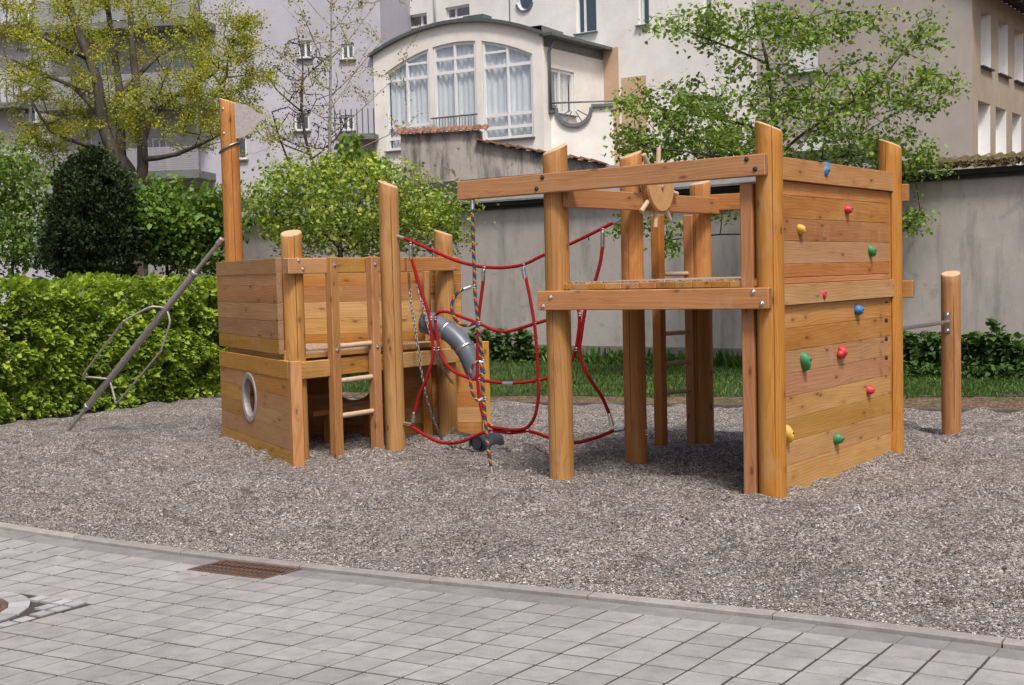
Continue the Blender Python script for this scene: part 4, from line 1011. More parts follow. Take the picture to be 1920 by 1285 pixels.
sleeve(771, 461, 772, 487, .012); sleeve(778, 773, 775, 792, .012)
nrope([(1131, 462), (1126, 495), (1113, 540), (1100, 575), (1095, 600), (1091, 630), (1088, 655), (1094, 685), (1110, 715), (1130, 745), (1143, 775)], .012)
sleeve(1131, 436, 1131, 464, .012); sleeve(1143, 776, 1149, 800, .012)
nrope([(952, 719), (920, 716), (897, 712), (870, 706), (845, 693), (828, 672), (822, 652), (818, 622), (815, 600), (818, 589), (826, 585), (838, 585), (860, 593), (898, 607), (925, 619), (950, 622), (980, 614), (1003, 607), (1020, 602), (1050, 592), (1072, 577), (1083, 580), (1086, 600), (1083, 630), (1079, 655), (1072, 675), (1058, 692), (1035, 706), (1010, 713), (985, 717), (952, 719)], -.008)
sleeve(942, 719, 962, 719, -.008)
for x, y in ((808, 597), (816, 597), (814, 654), (822, 654), (1095, 590), (1087, 590), (1088, 655), (1080, 655), (898, 607), (1003, 607), (897, 712), (1010, 713), (922, 800), (955, 808), (989, 803), (922, 808), (989, 809), (908, 503), (982, 498), (770, 457), (1130, 432)): clamp(x, y)

# ================================================================== RAINBOW ROPE on the overhanging beam
te = onp(886, 378, Af-nf*.04, Cf-nf*.04); bo = gp(923, 903)
def rp(x, y):
    f = max(0, min(1, (y-378)/(903-378))); return dep(x, y, te.y+(bo.y-te.y)*f)
rrope = thing('swing_rope', 'rainbow striped climbing rope with foot loops hanging from the tower beam end', 'climbing rope', V2(bo))
rope('rope', [rp(x, y) for x, y in ((886, 390), (887, 440), (889, 500), (891, 555), (897, 610), (900, 655), (904, 700), (907, 750), (911, 800), (916, 845), (921, 876))], .0145, 'rainbow', rrope, .03, 10)
rope('foot_loop', [rp(x, y) for x, y in ((870, 542), (857, 550), (848, 566), (847, 580), (852, 596), (862, 607), (876, 611), (890, 606))], .0125, 'rainbow', rrope, .02, 10)
rope('foot_loop', [rp(x, y) for x, y in ((899, 678), (890, 681), (884, 692), (882, 710), (884, 730), (889, 744), (897, 752))], .0125, 'rainbow', rrope, .02, 10)
rope('foot_loop', [rp(x, y)+Vector((0, -.02, 0)) for x, y in ((893, 606), (899, 625), (902, 650), (906, 672))], .0125, 'rainbow', rrope, .02, 10)
for a, c, r in (((886, 374), (886, 394), .018), ((869, 543), (884, 537), .017), ((897, 752), (907, 746), .014), ((921, 875), (924, 896), .018), ((898, 679), (905, 680), .016)): cyl('ferrule', rp(*a), rp(*c), r, 'alu', rrope, 12)
for x, y in ((889, 537), (898, 606), (906, 677), (909, 747)):
    for dz in (-.009, .009):
        b = MB(); b.lathe([(.019+.004*math.cos(t), .004*math.sin(t)) for t in [2*math.pi*k/6 for k in range(6)]], rp(x, y)+UZ*dz, UZ, 12, closed=True); b.build('clamp', 'steel', rrope, smooth=True, origin=rp(x, y))
chain([rp(924, 895), rp(924, 903), gp(925, 906)+UZ*.0], rrope, 'anchor_chain')
b = MB(); b.lathe([(.0005, .02), (.02, .012), (.026, .0), (.026, -.02)], te+UZ*.11, UZ, 12); b.build('top_nut', 'alu', rrope, smooth=True)

# ================================================================== SPINNING POLE beside the ship
P0 = gp(126, 810); P1 = dep(411, 455, 12.98)
spin = thing('spinner_pole', 'slanting steel spinner pole with looped grab frame leaning from gravel to the mast', 'spinner', P0)
ax = (P1-P0); L = ax.length; ax.normalize()
cyl('pole', P0-ax*.2, P1, .022, 'galv', spin, 14)
cyl('sleeve_tube', P0+ax*L*.145, P0+ax*L*.85, .036, 'galv', spin, 16)
for f in (.145, .85): cyl('collar', P0+ax*(L*f-.02), P0+ax*(L*f+.02), .044, 'galv', spin, 16)
view = (P0-CAMP).normalized(); s1 = ax.cross(view).normalized(); s2 = ax.cross(s1).normalized()
for az in (-65, 55, 175):
    a = math.radians(az); d = s1*math.sin(a)*-1+s2*math.cos(a); R = .275
    prof = [(.292, .03), (.268, .22), (.262, .245), (.266, .262), (.30, .275), (.53, .285), (.56, .275), (.642, .165), (.66, .10), (.668, .03)]
    pts = [P0+ax*L*f+d*r for f, r in prof]; rope('grab_loop', pts, .0125, 'galv', spin, .02, 8)
cyl('mast_socket', P1-ax*.03, P1+ax*.06, .03, 'galv', spin)

# ================================================================== BUILDINGS
class Face:
    """vertical wall plane: P a point on it, t unit direction to the right as seen, n towards the viewer"""
    def __init__(s, P, t):
        s.P = V2(P); s.t = V2(t).normalized(); s.n = Vector((s.t.y, -s.t.x, 0))
        if s.n.dot(-s.P) < 0: s.n = -s.n
    def uz(s, x, y): p = onp(x, y, s.P, s.P+s.t); return (V2(p)-s.P).dot(s.t), p.z
    def at(s, u, z, o=0.0): return s.P+s.t*u+s.n*o+UZ*z
def opening(F, x0, y0, x1, y1, top=None):
    a, c = F.uz(x0, y1), F.uz(x1, y0); m0, m1 = F.uz((x0+x1)/2, y0)[1], F.uz((x0+x1)/2, y1)[1]
    return dict(u0=a[0], u1=c[0], z0=m1, top=(top or (lambda u, z=m0: z)), curved=top is not None)
def facade(name, F, u0, u1, z0, ztop, ops, mat, parent, rev=.16, revmat=1, extra=(), thick=.3):
    if not callable(ztop): zt = ztop; ztop = lambda u: zt
    us = {u0, u1, *extra}
    for o in ops:
        us |= {o['u0'], o['u1']}
        if o['curved']: us |= {o['u0']+(o['u1']-o['u0'])*k/10 for k in range(11)}
    us = sorted(x for x in us if u0-1e-6 <= x <= u1+1e-6); b = MB()
    for a, c in zip(us, us[1:]):
        if c-a < 1e-6: continue
        m_ = (a+c)/2; cur = (z0, z0)
        for o in sorted([o for o in ops if o['u0']-1e-6 < m_ < o['u1']+1e-6], key=lambda o: o['z0']):
            lo = o['zlo'] if 'zlo' in o else (lambda u, o=o: o['z0'])
            b.add([F.at(a, cur[0]), F.at(c, cur[1]), F.at(c, lo(c)), F.at(a, lo(a))], [(0, 1, 2, 3)])
            b.add([F.at(a, lo(a)), F.at(c, lo(c)), F.at(c, lo(c), -rev), F.at(a, lo(a), -rev)], [(0, 1, 2, 3)])
            b.add([F.at(a, o['top'](a)), F.at(c, o['top'](c)), F.at(c, o['top'](c), -rev), F.at(a, o['top'](a), -rev)], [(3, 2, 1, 0)])
            cur = (o['top'](a), o['top'](c))
        b.add([F.at(a, cur[0]), F.at(c, cur[1]), F.at(c, ztop(c)), F.at(a, ztop(a))], [(0, 1, 2, 3)])
        b.add([F.at(a, ztop(a)), F.at(c, ztop(c)), F.at(c, ztop(c), -thick), F.at(a, ztop(a), -thick)], [(0, 1, 2, 3)])
    for o in ops:
        for uu in (o['u0'], o['u1']):
            lo = o['zlo'](uu) if 'zlo' in o else o['z0']
            if o['top'](uu)-lo > .01: b.add([F.at(uu, lo), F.at(uu, o['top'](uu)), F.at(uu, o['top'](uu), -rev), F.at(uu, lo, -rev)], [(0, 1, 2, 3)])
    for uu in (u0, u1): b.add([F.at(uu, z0), F.at(uu, ztop(uu)), F.at(uu, ztop(uu), -thick), F.at(uu, z0, -thick)], [(0, 1, 2, 3)])
    return b.build(name, mat, parent, origin=F.at((u0+u1)/2, z0))
def window(F, o, parent, vb=(), hb=(), inset=.12, fwid=.07, fmat='frame', sill=True, curtain=None, glass='glass', hpart=(), room=True, name='window'):
    """vb: mullion positions 0..1; hb: heights (m) of full transoms; hpart: (height, column) transoms inside one column"""
    u0, u1, z0, top = o['u0'], o['u1'], o['z0'], o['top']; b = MB(); us = [u0+fwid/2]+[u0+(u1-u0)*f for f in vb]+[u1-fwid/2]
    for u_ in us: b.bar(F.at(u_, z0, -inset), F.at(u_, top(u_)-.004, -inset), fwid, .07, up=tuple(F.t))
    N = 10 if o['curved'] else 1
    for k in range(N):
        a, c = u0+(u1-u0)*k/N, u0+(u1-u0)*(k+1)/N; b.bar(F.at(a, top(a)-fwid/2, -inset), F.at(c, top(c)-fwid/2, -inset), .068, fwid)
    for z in [z0+fwid/2]+list(hb): b.bar(F.at(u0, z, -inset), F.at(u1, z, -inset), .072, fwid)
    for z, ci in hpart: b.bar(F.at(us[ci], z, -inset), F.at(us[ci+1], z, -inset), .06, fwid*.7)
    wn = b.build(name, fmat, parent, origin=F.at((u0+u1)/2, z0))
    for ci in range(len(us)-1):             # panes, one per light
        zz = [z0]+sorted(list(hb)+[z for z, c in hpart if c == ci])+[None]
        for za, zb2 in zip(zz, zz[1:]):
            a, c = us[ci], us[ci+1]; n = 6 if (zb2 is None and o['curved']) else 1; b = MB(); tp = [(a+(c-a)*k/n) for k in range(n+1)]
            hi = [(top(x) if zb2 is None else min(zb2, top(x))) for x in tp]
            b.v = [tuple(F.at(a, za, -inset)), tuple(F.at(c, za, -inset))]+[tuple(F.at(x, h, -inset)) for x, h in zip(tp[::-1], hi[::-1])]; b.f = [tuple(range(len(b.v)))]; b.mi = [0]
            b.build('pane', glass, wn, origin=F.at(a, za, -inset))
    if sill:
        b = MB(); b.box(F.at((u0+u1)/2, z0-.02, .02), F.t*((u1-u0)/2+.06), F.n*.10, UZ*.02); b.build('sill', 'sill', wn, origin=F.at((u0+u1)/2, z0))
    if curtain:
        for cx0, cx1 in curtain:
            b = MB(); n = 26; ua, ub = u0+(u1-u0)*cx0, u0+(u1-u0)*cx1
            for k in range(n+1):
                uu = ua+(ub-ua)*k/n; oo = -inset-.12+.045*math.sin(k*1.9)+.02*math.sin(k*.7); b.v += [tuple(F.at(uu, z0, oo)), tuple(F.at(uu, top(uu), oo))]
            b.f = [(2*k, 2*k+2, 2*k+3, 2*k+1) for k in range(n)]; b.mi = [0]*n; b.build('curtain', 'curtain', wn, smooth=True, origin=F.at(ua, z0, -inset))
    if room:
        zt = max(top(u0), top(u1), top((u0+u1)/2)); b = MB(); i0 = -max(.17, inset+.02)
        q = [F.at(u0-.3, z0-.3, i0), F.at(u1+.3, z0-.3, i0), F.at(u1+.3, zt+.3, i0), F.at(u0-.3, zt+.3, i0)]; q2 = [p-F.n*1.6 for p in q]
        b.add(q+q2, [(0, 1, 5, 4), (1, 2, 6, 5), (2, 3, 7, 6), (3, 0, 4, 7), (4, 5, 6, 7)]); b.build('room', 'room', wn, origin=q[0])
    return wn
T2 = Vector((.8215, -.570, 0)); FM = Face((8.4, 42.9), T2)                 # street row: cream house left, taupe house right
# ---- cream house with the bay
uL, uR = FM.uz(716, 200)[0], FM.uz(1420, 200)[0]
house = thing('cream_house', 'large cream rendered house with arched glazed bay and round window', 'house', FM.at((uL+uR)/2, 0))
ops = []
oA = opening(FM, 761, 27, 800, 82); oB = opening(FM, 836, 11, 880, 62); oC = opening(FM, 1080, -22, 1117, 62); oD = opening(FM, 1196, -22, 1216, 47); oE = opening(FM, 1318, -30, 1333, 28)
rc = FM.uz(984, 2); rr_ = FM.uz(999, 2)[0]-rc[0]
oR = dict(u0=rc[0]-rr_, u1=rc[0]+rr_, z0=rc[1]-rr_, top=lambda u: rc[1]+math.sqrt(max(0, rr_**2-(u-rc[0])**2)), zlo=lambda u: rc[1]-math.sqrt(max(0, rr_**2-(u-rc[0])**2)), curved=True)
facade('wall', FM, uL, uR, 0, 15.5, [oA, oB, oC, oD, oE, oR], 'white', house, .22)
for o_, vb in ((oA, (.68,)), (oB, (.36,)), (oC, (.36,)), (oD, (.3,)), (oE, (.5,))):
    window(FM, o_, house, vb, [o_['z0']+(o_['top'](0)-o_['z0'])*.6] if o_ in (oA, oB) else [], .17)
b = MB(); b.lathe([(rr_-.07, -.15), (rr_, -.15), (rr_, -.08), (rr_-.07, -.08)], FM.at(*rc), FM.n, 28, closed=True); rw = b.build('round_window', 'frame', house, origin=FM.at(*rc))
b = MB(); b.lathe([(.001, -.12), (rr_, -.12)], FM.at(*rc), FM.n, 28); b.build('pane', 'glass', rw)
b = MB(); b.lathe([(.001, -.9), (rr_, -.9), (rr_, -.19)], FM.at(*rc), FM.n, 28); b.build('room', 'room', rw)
b = MB()
for k in range(9):
    a0 = math.pi*(1.08+.84*k/9); a1 = math.pi*(1.08+.84*(k+1)/9)
    b.bar(FM.at(rc[0]+rr_*1.06*math.cos(a0), rc[1]+rr_*1.06*math.sin(a0), .02), FM.at(rc[0]+rr_*1.06*math.cos(a1), rc[1]+rr_*1.06*math.sin(a1), .02), .09, .06)
b.build('sill', 'sill', rw)
b = MB(); p0, p1 = FM.uz(816, -30), FM.uz(818, 48); b.tube([FM.at(p0[0], 15, .06), FM.at(p0[0], p1[1]-.3, .06)], .05, 10); b.build('downpipe', 'frame', house, smooth=True)
b = MB(); p0, p1 = FM.uz(956, -30), FM.uz(957, 44); b.tube([FM.at(p1[0], 15, .03), FM.at(p1[0], p1[1]-.4, .03)], .015, 6); b.build('lightning_rod', 'zinc', house, smooth=True)
b = MB(); a, c = FM.uz(1131, 92), FM.uz(1164, 340); b.box(FM.at((a[0]+c[0])/2, (a[1]+0)/2, .004), FM.t*(c[0]-a[0])/2, FM.n*.004, UZ*(a[1]/2)); b.build('painted_band', 'peach', house, origin=FM.at(a[0], 0))
a, c = FM.uz(1164.5, 147), FM.uz(1215, 340); b = MB(); b.box(FM.at((a[0]+c[0])/2+.003, a[1]/2, .004), FM.t*(c[0]-a[0])/2, FM.n*.0035, UZ*(a[1]/2)); b.build('painted_band', 'peach', house, origin=FM.at(a[0], 0))
b = MB(); b.prism([FM.at(uL-.4, 15.5, .5), FM.at(uR+.1, 15.5, .5), FM.at(uR+.1, 18.5, -5), FM.at(uL-.4, 18.5, -5)], -FM.n*.2+UZ*.15); b.build('roof', 'tile', house, origin=FM.at(uL, 15.5))
# ---- bay
bc = Vector((1.1, 43.15, 0)); FB = Face(bc, Vector((math.sin(math.radians(120)), math.cos(math.radians(120)), 0)))
def quadfit(F, pts):
    q = [F.uz(*p) for p in pts]; c = np.polyfit([a for a, _ in q], [z for _, z in q], 2); return lambda u: float(np.polyval(c, u))
ubl, ubr = FB.uz(702, 200)[0], FB.uz(1019, 200)[0]
roofz = quadfit(FB, [(702, 104), (770, 66), (870, 43), (950, 47), (1018, 65)])
arch = quadfit(FB, [(727, 134), (800, 92), (870, 77.5), (930, 81), (994, 99)])
wins = [opening(FB, 726, 100, 803, 281, arch), opening(FB, 816, 80, 891, 283, arch), opening(FB, 907, 80, 997, 261, arch)]
bayw = facade('bay_wall', FB, ubl, ubr, 0, roofz, wins, 'whitebay', house, .14, extra=[ubl+(ubr-ubl)*k/24 for k in range(25)])
zz = lambda x, y: FB.uz(x, y)[1]
window(FB, wins[0], house, (.49,), [zz(763, 148), zz(763, 236), zz(763, 258)], .10, .11, curtain=[(.05, .97)], hpart=[(zz(780, 119), 1)])
window(FB, wins[1], house, (.5,), [zz(854, 108), zz(854, 134)], .10, .11, curtain=[(.02, .98)])
window(FB, wins[2], house, (.5,), [zz(951, 122), zz(951, 214), zz(951, 238)], .10, .11, curtain=[(.0, .97)], hpart=[(zz(930, 97), 0)])
b = MB()
for k in range(24):
    a, c = ubl-.1+(ubr-ubl+.2)*k/24, ubl-.1+(ubr-ubl+.2)*(k+1)/24; q = [FB.at(a, roofz(a), .16), FB.at(c, roofz(c), .16), FB.at(c, roofz(c), -4.1), FB.at(a, roofz(a), -4.1)]; b.prism([p+UZ*.003 for p in q], UZ*.12)
b.build('bay_roof', 'zinc', house, origin=FB.at(0, roofz(0)))
pb = FB.uz(862, 40); b = MB(); b.box(FB.at(pb[0], roofz(pb[0])+.22, -1.2), FB.t*.42, FB.n*.3, UZ*.2); b.build('roof_hatch', 'zinc', house, origin=FB.at(pb[0], roofz(pb[0])))
# balcony grille at the middle window
ra, rb = FB.uz(812, 224), FB.uz(898, 214); zr_ = (ra[1]+rb[1])/2; grl = MB(); grl.tube([FB.at(ra[0], zr_, .12), FB.at(rb[0], zr_, .12)], .03, 8); grl = grl.build('balcony_grille', 'sill', house)
for k in range(15):
    uu = wins[1]['u0']+(wins[1]['u1']-wins[1]['u0'])*(k+.5)/15; b = MB(); b.bar(FB.at(uu, wins[1]['z0'], .12), FB.at(uu, zr_, .12), .018, .018, up=tuple(FB.t)); b.build('grille_bar', 'sill', grl, origin=FB.at(uu, zr_))
# bay side wall
sdir = Vector((math.sin(math.radians(35)), math.cos(math.radians(35)), 0)); FS = Face(FB.at(ubr, 0), sdir)
us1 = FS.uz(1137, 200)[0]; zs0 = roofz(ubr)-.05; zs1 = FS.uz(1134, 97)[1]
oS = opening(FS, 1030, 131, 1076, 214); facade('bay_side_wall', FS, .004, us1, 0, lambda u: zs0+(zs1-zs0)*max(0, u)/us1, [oS], 'whitebay', house, .12)
window(FS, oS, house, (.45,), [], .10, .11, curtain=[(0, 1)], room=False)
b = MB(); b.bar(FS.at(-.1, zs0+.02, .22), FS.at(us1+.1, zs1+.02, .22), .5, .10); b.build('bay_gutter', 'zinc', house, origin=FS.at(0, zs0))
b = MB(); b.bar(FS.at(.1, zs0-.18, .03), FS.at(us1, zs1-.18, .03), .06, .30); b.build('eaves_board', 'zinc', house, origin=FS.at(0, zs0))
px_ = FS.uz(1027, 75); b = MB(); b.tube([FS.at(.35, zs0-.15, .22), FS.at(.28, zs0-.5, .1), FS.at(.28, FS.uz(1027, 205)[1], .1)], .055, 10); b.build('downpipe', 'sill', house, smooth=True)
# terrace parapet with the half wheel grille
FSo = FS; FS = Face(V2(onp(1043, 204, FSo.P+FSo.n*.1, FSo.P+FSo.n*.1+FSo.t)), Vector((math.sin(math.radians(95)), math.cos(math.radians(95)), 0)))
ca = FS.uz(1076, 204); R_ = (FS.uz(1108, 204)[0]-FS.uz(1043, 204)[0])/2; ph_ = MB(); us1 = FS.uz(1150, 204)[0]-1.0
for k in range(14):
    a0, a1 = math.pi*(1+k/14), math.pi*(1+(k+1)/14); ph_.bar(FS.at(ca[0]+R_*math.cos(a0), ca[1]+R_*math.sin(a0), .12), FS.at(ca[0]+R_*math.cos(a1), ca[1]+R_*math.sin(a1), .12), .2, .12)
ph_.bar(FS.at(FS.uz(1022, 210)[0], ca[1]+.06, .12), FS.at(ca[0]-R_, ca[1]+.06, .12), .2, .10); ph_.bar(FS.at(ca[0]+R_, ca[1]+.06, .12), FS.at(us1+1.0, ca[1]+.06, .12), .2, .10)
pl_ = MB(); pl_.box(FS.at((FS.uz(1020, 210)[0]+us1+1)/2, ca[1]-R_-.9, .05), FS.t*((us1+1-FS.uz(1020, 210)[0])/2), FS.n*.06, UZ*.9); pl_.build('parapet', 'whitebay', house, origin=FS.at(0, ca[1]))
for sg in (-1, 1):
    pl_ = MB(); pts_ = [FS.at(ca[0]+sg*R_*math.cos(a_), ca[1]-R_*math.sin(a_), -.01) for a_ in [math.pi/2*k/8 for k in range(9)]]; eu = FS.uz(1020, 210)[0] if sg < 0 else us1+1
    pl_.prism(pts_+[FS.at(eu, ca[1]-R_, -.01), FS.at(eu, ca[1], -.01)], FS.n*.12); pl_.build('parapet', 'whitebay', house, origin=FS.at(0, ca[1]))
wheelg = ph_.build('half_wheel_grille', 'sill', house)
for k in range(1, 6):
    a = math.pi*(1+k/6); b = MB(); b.bar(FS.at(ca[0]+.22*R_*math.cos(a), ca[1]+.22*R_*math.sin(a), .14), FS.at(ca[0]+R_*math.cos(a), ca[1]+R_*math.sin(a), .14), .035, .035); b.build('spoke', 'sill', wheelg)
b = MB(); b.tube([FS.at(FS.uz(1024, 205)[0], ca[1]+.2, .12), FS.at(FS.uz(1185, 195)[0], ca[1]+.2, .12)], .03, 8); b.build('handrail', 'sill', wheelg, smooth=True)
# ---- taupe house on the right with the beige side
gu1 = FM.uz(1823, 200)[0]
taupe = thing('taupe_house', 'tall taupe rendered house with beige window side beyond the mossy roof', 'house', FM.at((uR+gu1)/2, 0))
oT = opening(FM, 1478, 72, 1536, 136); oU = opening(FM, 1494, 252, 1560, 318)
facade('wall', FM, uR+.003, gu1, 0, 13.5, [oT, oU], 'greyhouse', taupe, .15)
for o_ in (oT, oU):
    wv = window(FM, o_, taupe, (.5,), [], .10, .08, room=True)
    for k in range(16):
        z = o_['z0']+.1+(o_['top'](0)-o_['z0']-.2)*(k+.5)/16; b = MB(); b.box(FM.at((o_['u0']+o_['u1'])/2, z, -.06), FM.t*((o_['u1']-o_['u0'])/2-.08), FM.n*.012+UZ*.02, UZ*.03); b.build('blind_slat', 'blind', wv, origin=FM.at(o_['u0'], z))
FG = Face(FM.at(gu1, 0), Vector((math.sin(math.radians(35.5)), math.cos(math.radians(35.5)), 0)))
lst = [(1839, 22, 1858, 127), (1872, 42, 1890, 143), (1902, 60, 1919, 156), (1834, 192, 1857, 297), (1867, 204, 1887, 300), (1898, 216, 1915, 303)]
gops = [opening(FG, *q) for q in lst]
for k in (0, 1, 2):
    gops[k]['z0'] = gops[0]['z0']; gops[k+3]['z0'] = gops[3]['z0']
    gops[k]['top'] = gops[0]['top']; gops[k+3]['top'] = gops[3]['top']
du = gops[1]['u0']-gops[0]['u0']
for k in range(3, 7):
    for r_ in (0, 3): gops.append(dict(u0=gops[r_]['u0']+du*k, u1=gops[r_]['u1']+du*k, z0=gops[r_]['z0'], top=gops[r_]['top'], curved=False))
ez = FG.uz(1868, 4)[1]+.15; facade('side_wall', FG, .003, gops[-1]['u1']+1.0, 0, ez, gops, 'beige', taupe, .42)
for o_ in gops:
    wv = window(FG, o_, taupe, (), [], .36, .09, sill=False, glass='curtain', room=False)
    for uu, s_ in ((o_['u0'], 1), (o_['u1'], -1)):
        b = MB(); b.box(FG.at(uu+s_*.012, (o_['z0']+o_['top'](0))/2, -.19), FG.t*.01, FG.n*.185, UZ*((o_['top'](0)-o_['z0'])/2-.004)); b.build('reveal', 'frame', wv, origin=FG.at(uu, o_['z0']))
    b = MB(); b.box(FG.at((o_['u0']+o_['u1'])/2, o_['z0']-.03, -.05), FG.t*((o_['u1']-o_['u0'])/2+.05), FG.n*.16, UZ*.025); b.build('sill', 'blackgut', wv, origin=FG.at(o_['u0'], o_['z0']))
b = MB(); b.prism([FG.at(-.4, ez, .75), FG.at(14, ez, .75), FG.at(14, ez+2.6, -3.5), FG.at(-.4, ez+2.6, -3.5)], UZ*.12); b.build('roof', 'slate', taupe, origin=FG.at(0, ez))
for k in range(16):
    b = MB(); uu = -.1+k*.55; b.box(FG.at(uu, ez-.05, .35), FG.t*.05, FG.n*.36+UZ*-.1, UZ*.07); b.build('rafter', 'slate', taupe, origin=FG.at(uu, ez))
b = MB(); b.tube([FG.at(-.4, ez-.05, .85), FG.at(14, ez-.05, .85)], .08, 8); b.build('gutter', 'blackgut', taupe, smooth=True)
# ---- lavender house on the left with balconies
FL = Face(V2(dep(300, 300, 48.0)), Vector((math.sin(math.radians(99)), math.cos(math.radians(99)), 0)))
l0, l1 = FL.uz(-160, 200)[0], FL.uz(717, 200)[0]
lav = thing('lavender_house', 'lavender grey apartment house with balconies behind the bare trees', 'house', FL.at((l0+l1)/2, 0))
lops = [opening(FL, *q) for q in ((640, 82, 664, 112), (552, 214, 580, 246), (640, 216, 664, 246), (428, 256, 462, 300), (285, 258, 312, 312), (148, 240, 172, 300), (560, 76, 584, 110), (40, 20, 66, 92), (40, 170, 66, 232), (150, 100, 190, 196), (300, 95, 345, 195), (200, 20, 240, 60), (300, 10, 345, 58))]
facade('wall', FL, l0, l1, 0, 16, lops, 'lav', lav, .15)
for o_ in lops: window(FL, o_, lav, (.5,), [], .10, .09)
b = MB(); b.prism([FL.at(l1, 0, 0), FL.at(l1, 0, -7), FL.at(l1, 16, -7), FL.at(l1, 16, 0)], FL.t*.02); b.build('end_wall', 'lav', lav, origin=FL.at(l1, 0))
for y0, yb in ((205, 150), (62, 8), (338, 285)):
    a, c = FL.uz(104, y0), FL.uz(405, y0-8); zz_ = FL.uz(250, y0)[1]; zt_ = FL.uz(250, yb)[1]
    b = MB(); b.box(FL.at((a[0]+c[0])/2, zz_, .8), FL.t*(c[0]-a[0])/2, FL.n*.8, UZ*.13); bal = b.build('balcony', 'deck', lav, origin=FL.at(a[0], zz_))
    n = 12
    for k in range(n):
        z = zz_+.2+(zt_-zz_-.2)*k/n; b = MB(); b.box(FL.at((a[0]+c[0])/2, z, 1.58), FL.t*(c[0]-a[0])/2, FL.n*.015, UZ*.032); b.build('balcony_slat', 'balcony', bal, origin=FL.at(a[0], z, 1.58))
    for k in range(6):
        uu = a[0]+(c[0]-a[0])*k/5; b = MB(); b.bar(FL.at(uu, zz_, 1.55), FL.at(uu, zz_+2.9 if k in (0, 5) else zt_, 1.55), .07, .07, up=tuple(FL.t)); b.build('balcony_post', 'sill', bal, origin=FL.at(uu, zz_))
for x0, x1, y0 in ((0, 60, 62), (0, 60, 205), (640, 712, 262)):
    a, c = FL.uz(x0-30 if x0 == 0 else x0, y0), FL.uz(x1, y0); b = MB(); b.box(FL.at((a[0]+c[0])/2, a[1], .4), FL.t*(c[0]-a[0])/2, FL.n*.4, UZ*.1); bal = b.build('balcony', 'deck', lav, origin=FL.at(a[0], a[1]))
    for k in range(8):
        uu = a[0]+(c[0]-a[0])*k/7; b = MB(); b.bar(FL.at(uu, a[1], .77), FL.at(uu, a[1]+1.0, .77), .03, .03, up=tuple(FL.t)); b.build('balcony_bar', 'slate', bal, origin=FL.at(uu, a[1]))

# ================================================================== GARDEN WALL with lean-to roof
FW_ = Face(WP, WT); wu0, wu1 = -14.0, 14.5; wz = hz(WP, 395)
gw = thing('garden_wall', 'long weathered grey rendered wall with black gutter and low roof behind the lawn', 'wall', FW_.at(2, 0))
b = MB(); n = 40
for k in range(n+1):
    uu = wu0+(wu1-wu0)*k/n
    b.v += [tuple(FW_.at(uu, -.2)), tuple(FW_.at(uu, wz))]
b.f = [(2*k, 2*k+2, 2*k+3, 2*k+1) for k in range(n)]; b.mi = [0]*n
b.add([FW_.at(wu0, wz), FW_.at(wu1, wz), FW_.at(wu1, wz, -.4), FW_.at(wu0, wz, -.4)], [(0, 1, 2, 3)])
b.build('wall', 'gwall', gw, origin=FW_.at(0, 0))
b = MB(); b.box(FW_.at((wu0+wu1)/2, .1, .012), FW_.t*(wu1-wu0)/2, FW_.n*.012, UZ*.22); b.build('plinth', 'plinth', gw, origin=FW_.at(0, 0))
ums = FW_.uz(1600, 350)[0]
for k in range(12):                          # gutter lengths
    a, c = wu0+(wu1-wu0)*k/12, wu0+(wu1-wu0)*(k+1)/12; b = MB(); vs = []; N = 7
    for uu in (a+.006, c-.006):
        for rr in (.075, .066):
            for q in range(N+1): t = math.pi*(1+q/N); vs.append(FW_.at(uu, wz+.13+rr*math.sin(t), .10+rr*math.cos(t)))
    m_ = N+1; b.add(vs, [f for q in range(N) for f in ((q, q+1, 2*m_+q+1, 2*m_+q), (m_+q+1, m_+q, 3*m_+q, 3*m_+q+1))]+[(0, m_, 3*m_, 2*m_), (N, 2*m_+N, 3*m_+N, m_+N)]); b.build('gutter', 'blackgut', gw, smooth=True, origin=FW_.at(a, wz))
b = MB(); b.box(FW_.at((wu0+wu1)/2, wz+.045, .02), FW_.t*(wu1-wu0)/2, FW_.n*.025, UZ*.05); b.build('fascia', 'blackgut', gw, origin=FW_.at(0, wz))
b = MB(); b.prism([FW_.at(wu0, wz+.14, .06), FW_.at(ums, wz+.14, .06), FW_.at(ums, wz+.40, -1.1), FW_.at(wu0, wz+.40, -1.1)], UZ*.03); b.build('felt_roof', 'roofgrey', gw, origin=FW_.at(0, wz))
b = MB(); b.prism([FW_.at(wu0, wz+.43, -1.1), FW_.at(ums, wz+.43, -1.1), FW_.at(ums, wz+.72, -1.16), FW_.at(wu0, wz+.72, -1.16)], -FW_.n*.04); b.build('slate_upstand', 'slate', gw, origin=FW_.at(0, wz))
b = MB(); N = 520; ua, ub = ums, wu1                 # corrugated, mossy sheets over the right part
for k in range(N+1):
    uu = ua+(ub-ua)*k/N; wv_ = .028*math.sin(uu*2*math.pi/.177)
    for j in range(5): f = j/4; b.v.append(tuple(FW_.at(uu, wz+.17+.27*f+wv_+.02*noise.noise((uu*3, f*4, 0))*(1-f), .10-1.5*f)))
b.f = [(k*5+j, (k+1)*5+j, (k+1)*5+j+1, k*5+j+1) for k in range(N) for j in range(4)]; b.mi = [0]*len(b.f); b.build('corrugated_roof', 'moss', gw, smooth=True, origin=FW_.at(ua, wz))
# moss cushions along the sheet edge
mp = np.array([tuple(FW_.at(random.uniform(ua, ub), wz+.185+random.uniform(0, .06), .10-random.random()*.25)) for _ in range(5000)])
M['mossl'] = m_leaf('moss', [(.035, .03, .009), (.07, .055, .014), (.12, .08, .02)], .1)
stuff(put('moss', leaf_mesh('moss', mp, .035, 'diam', -.3, .4), 'mossl', None, gw))

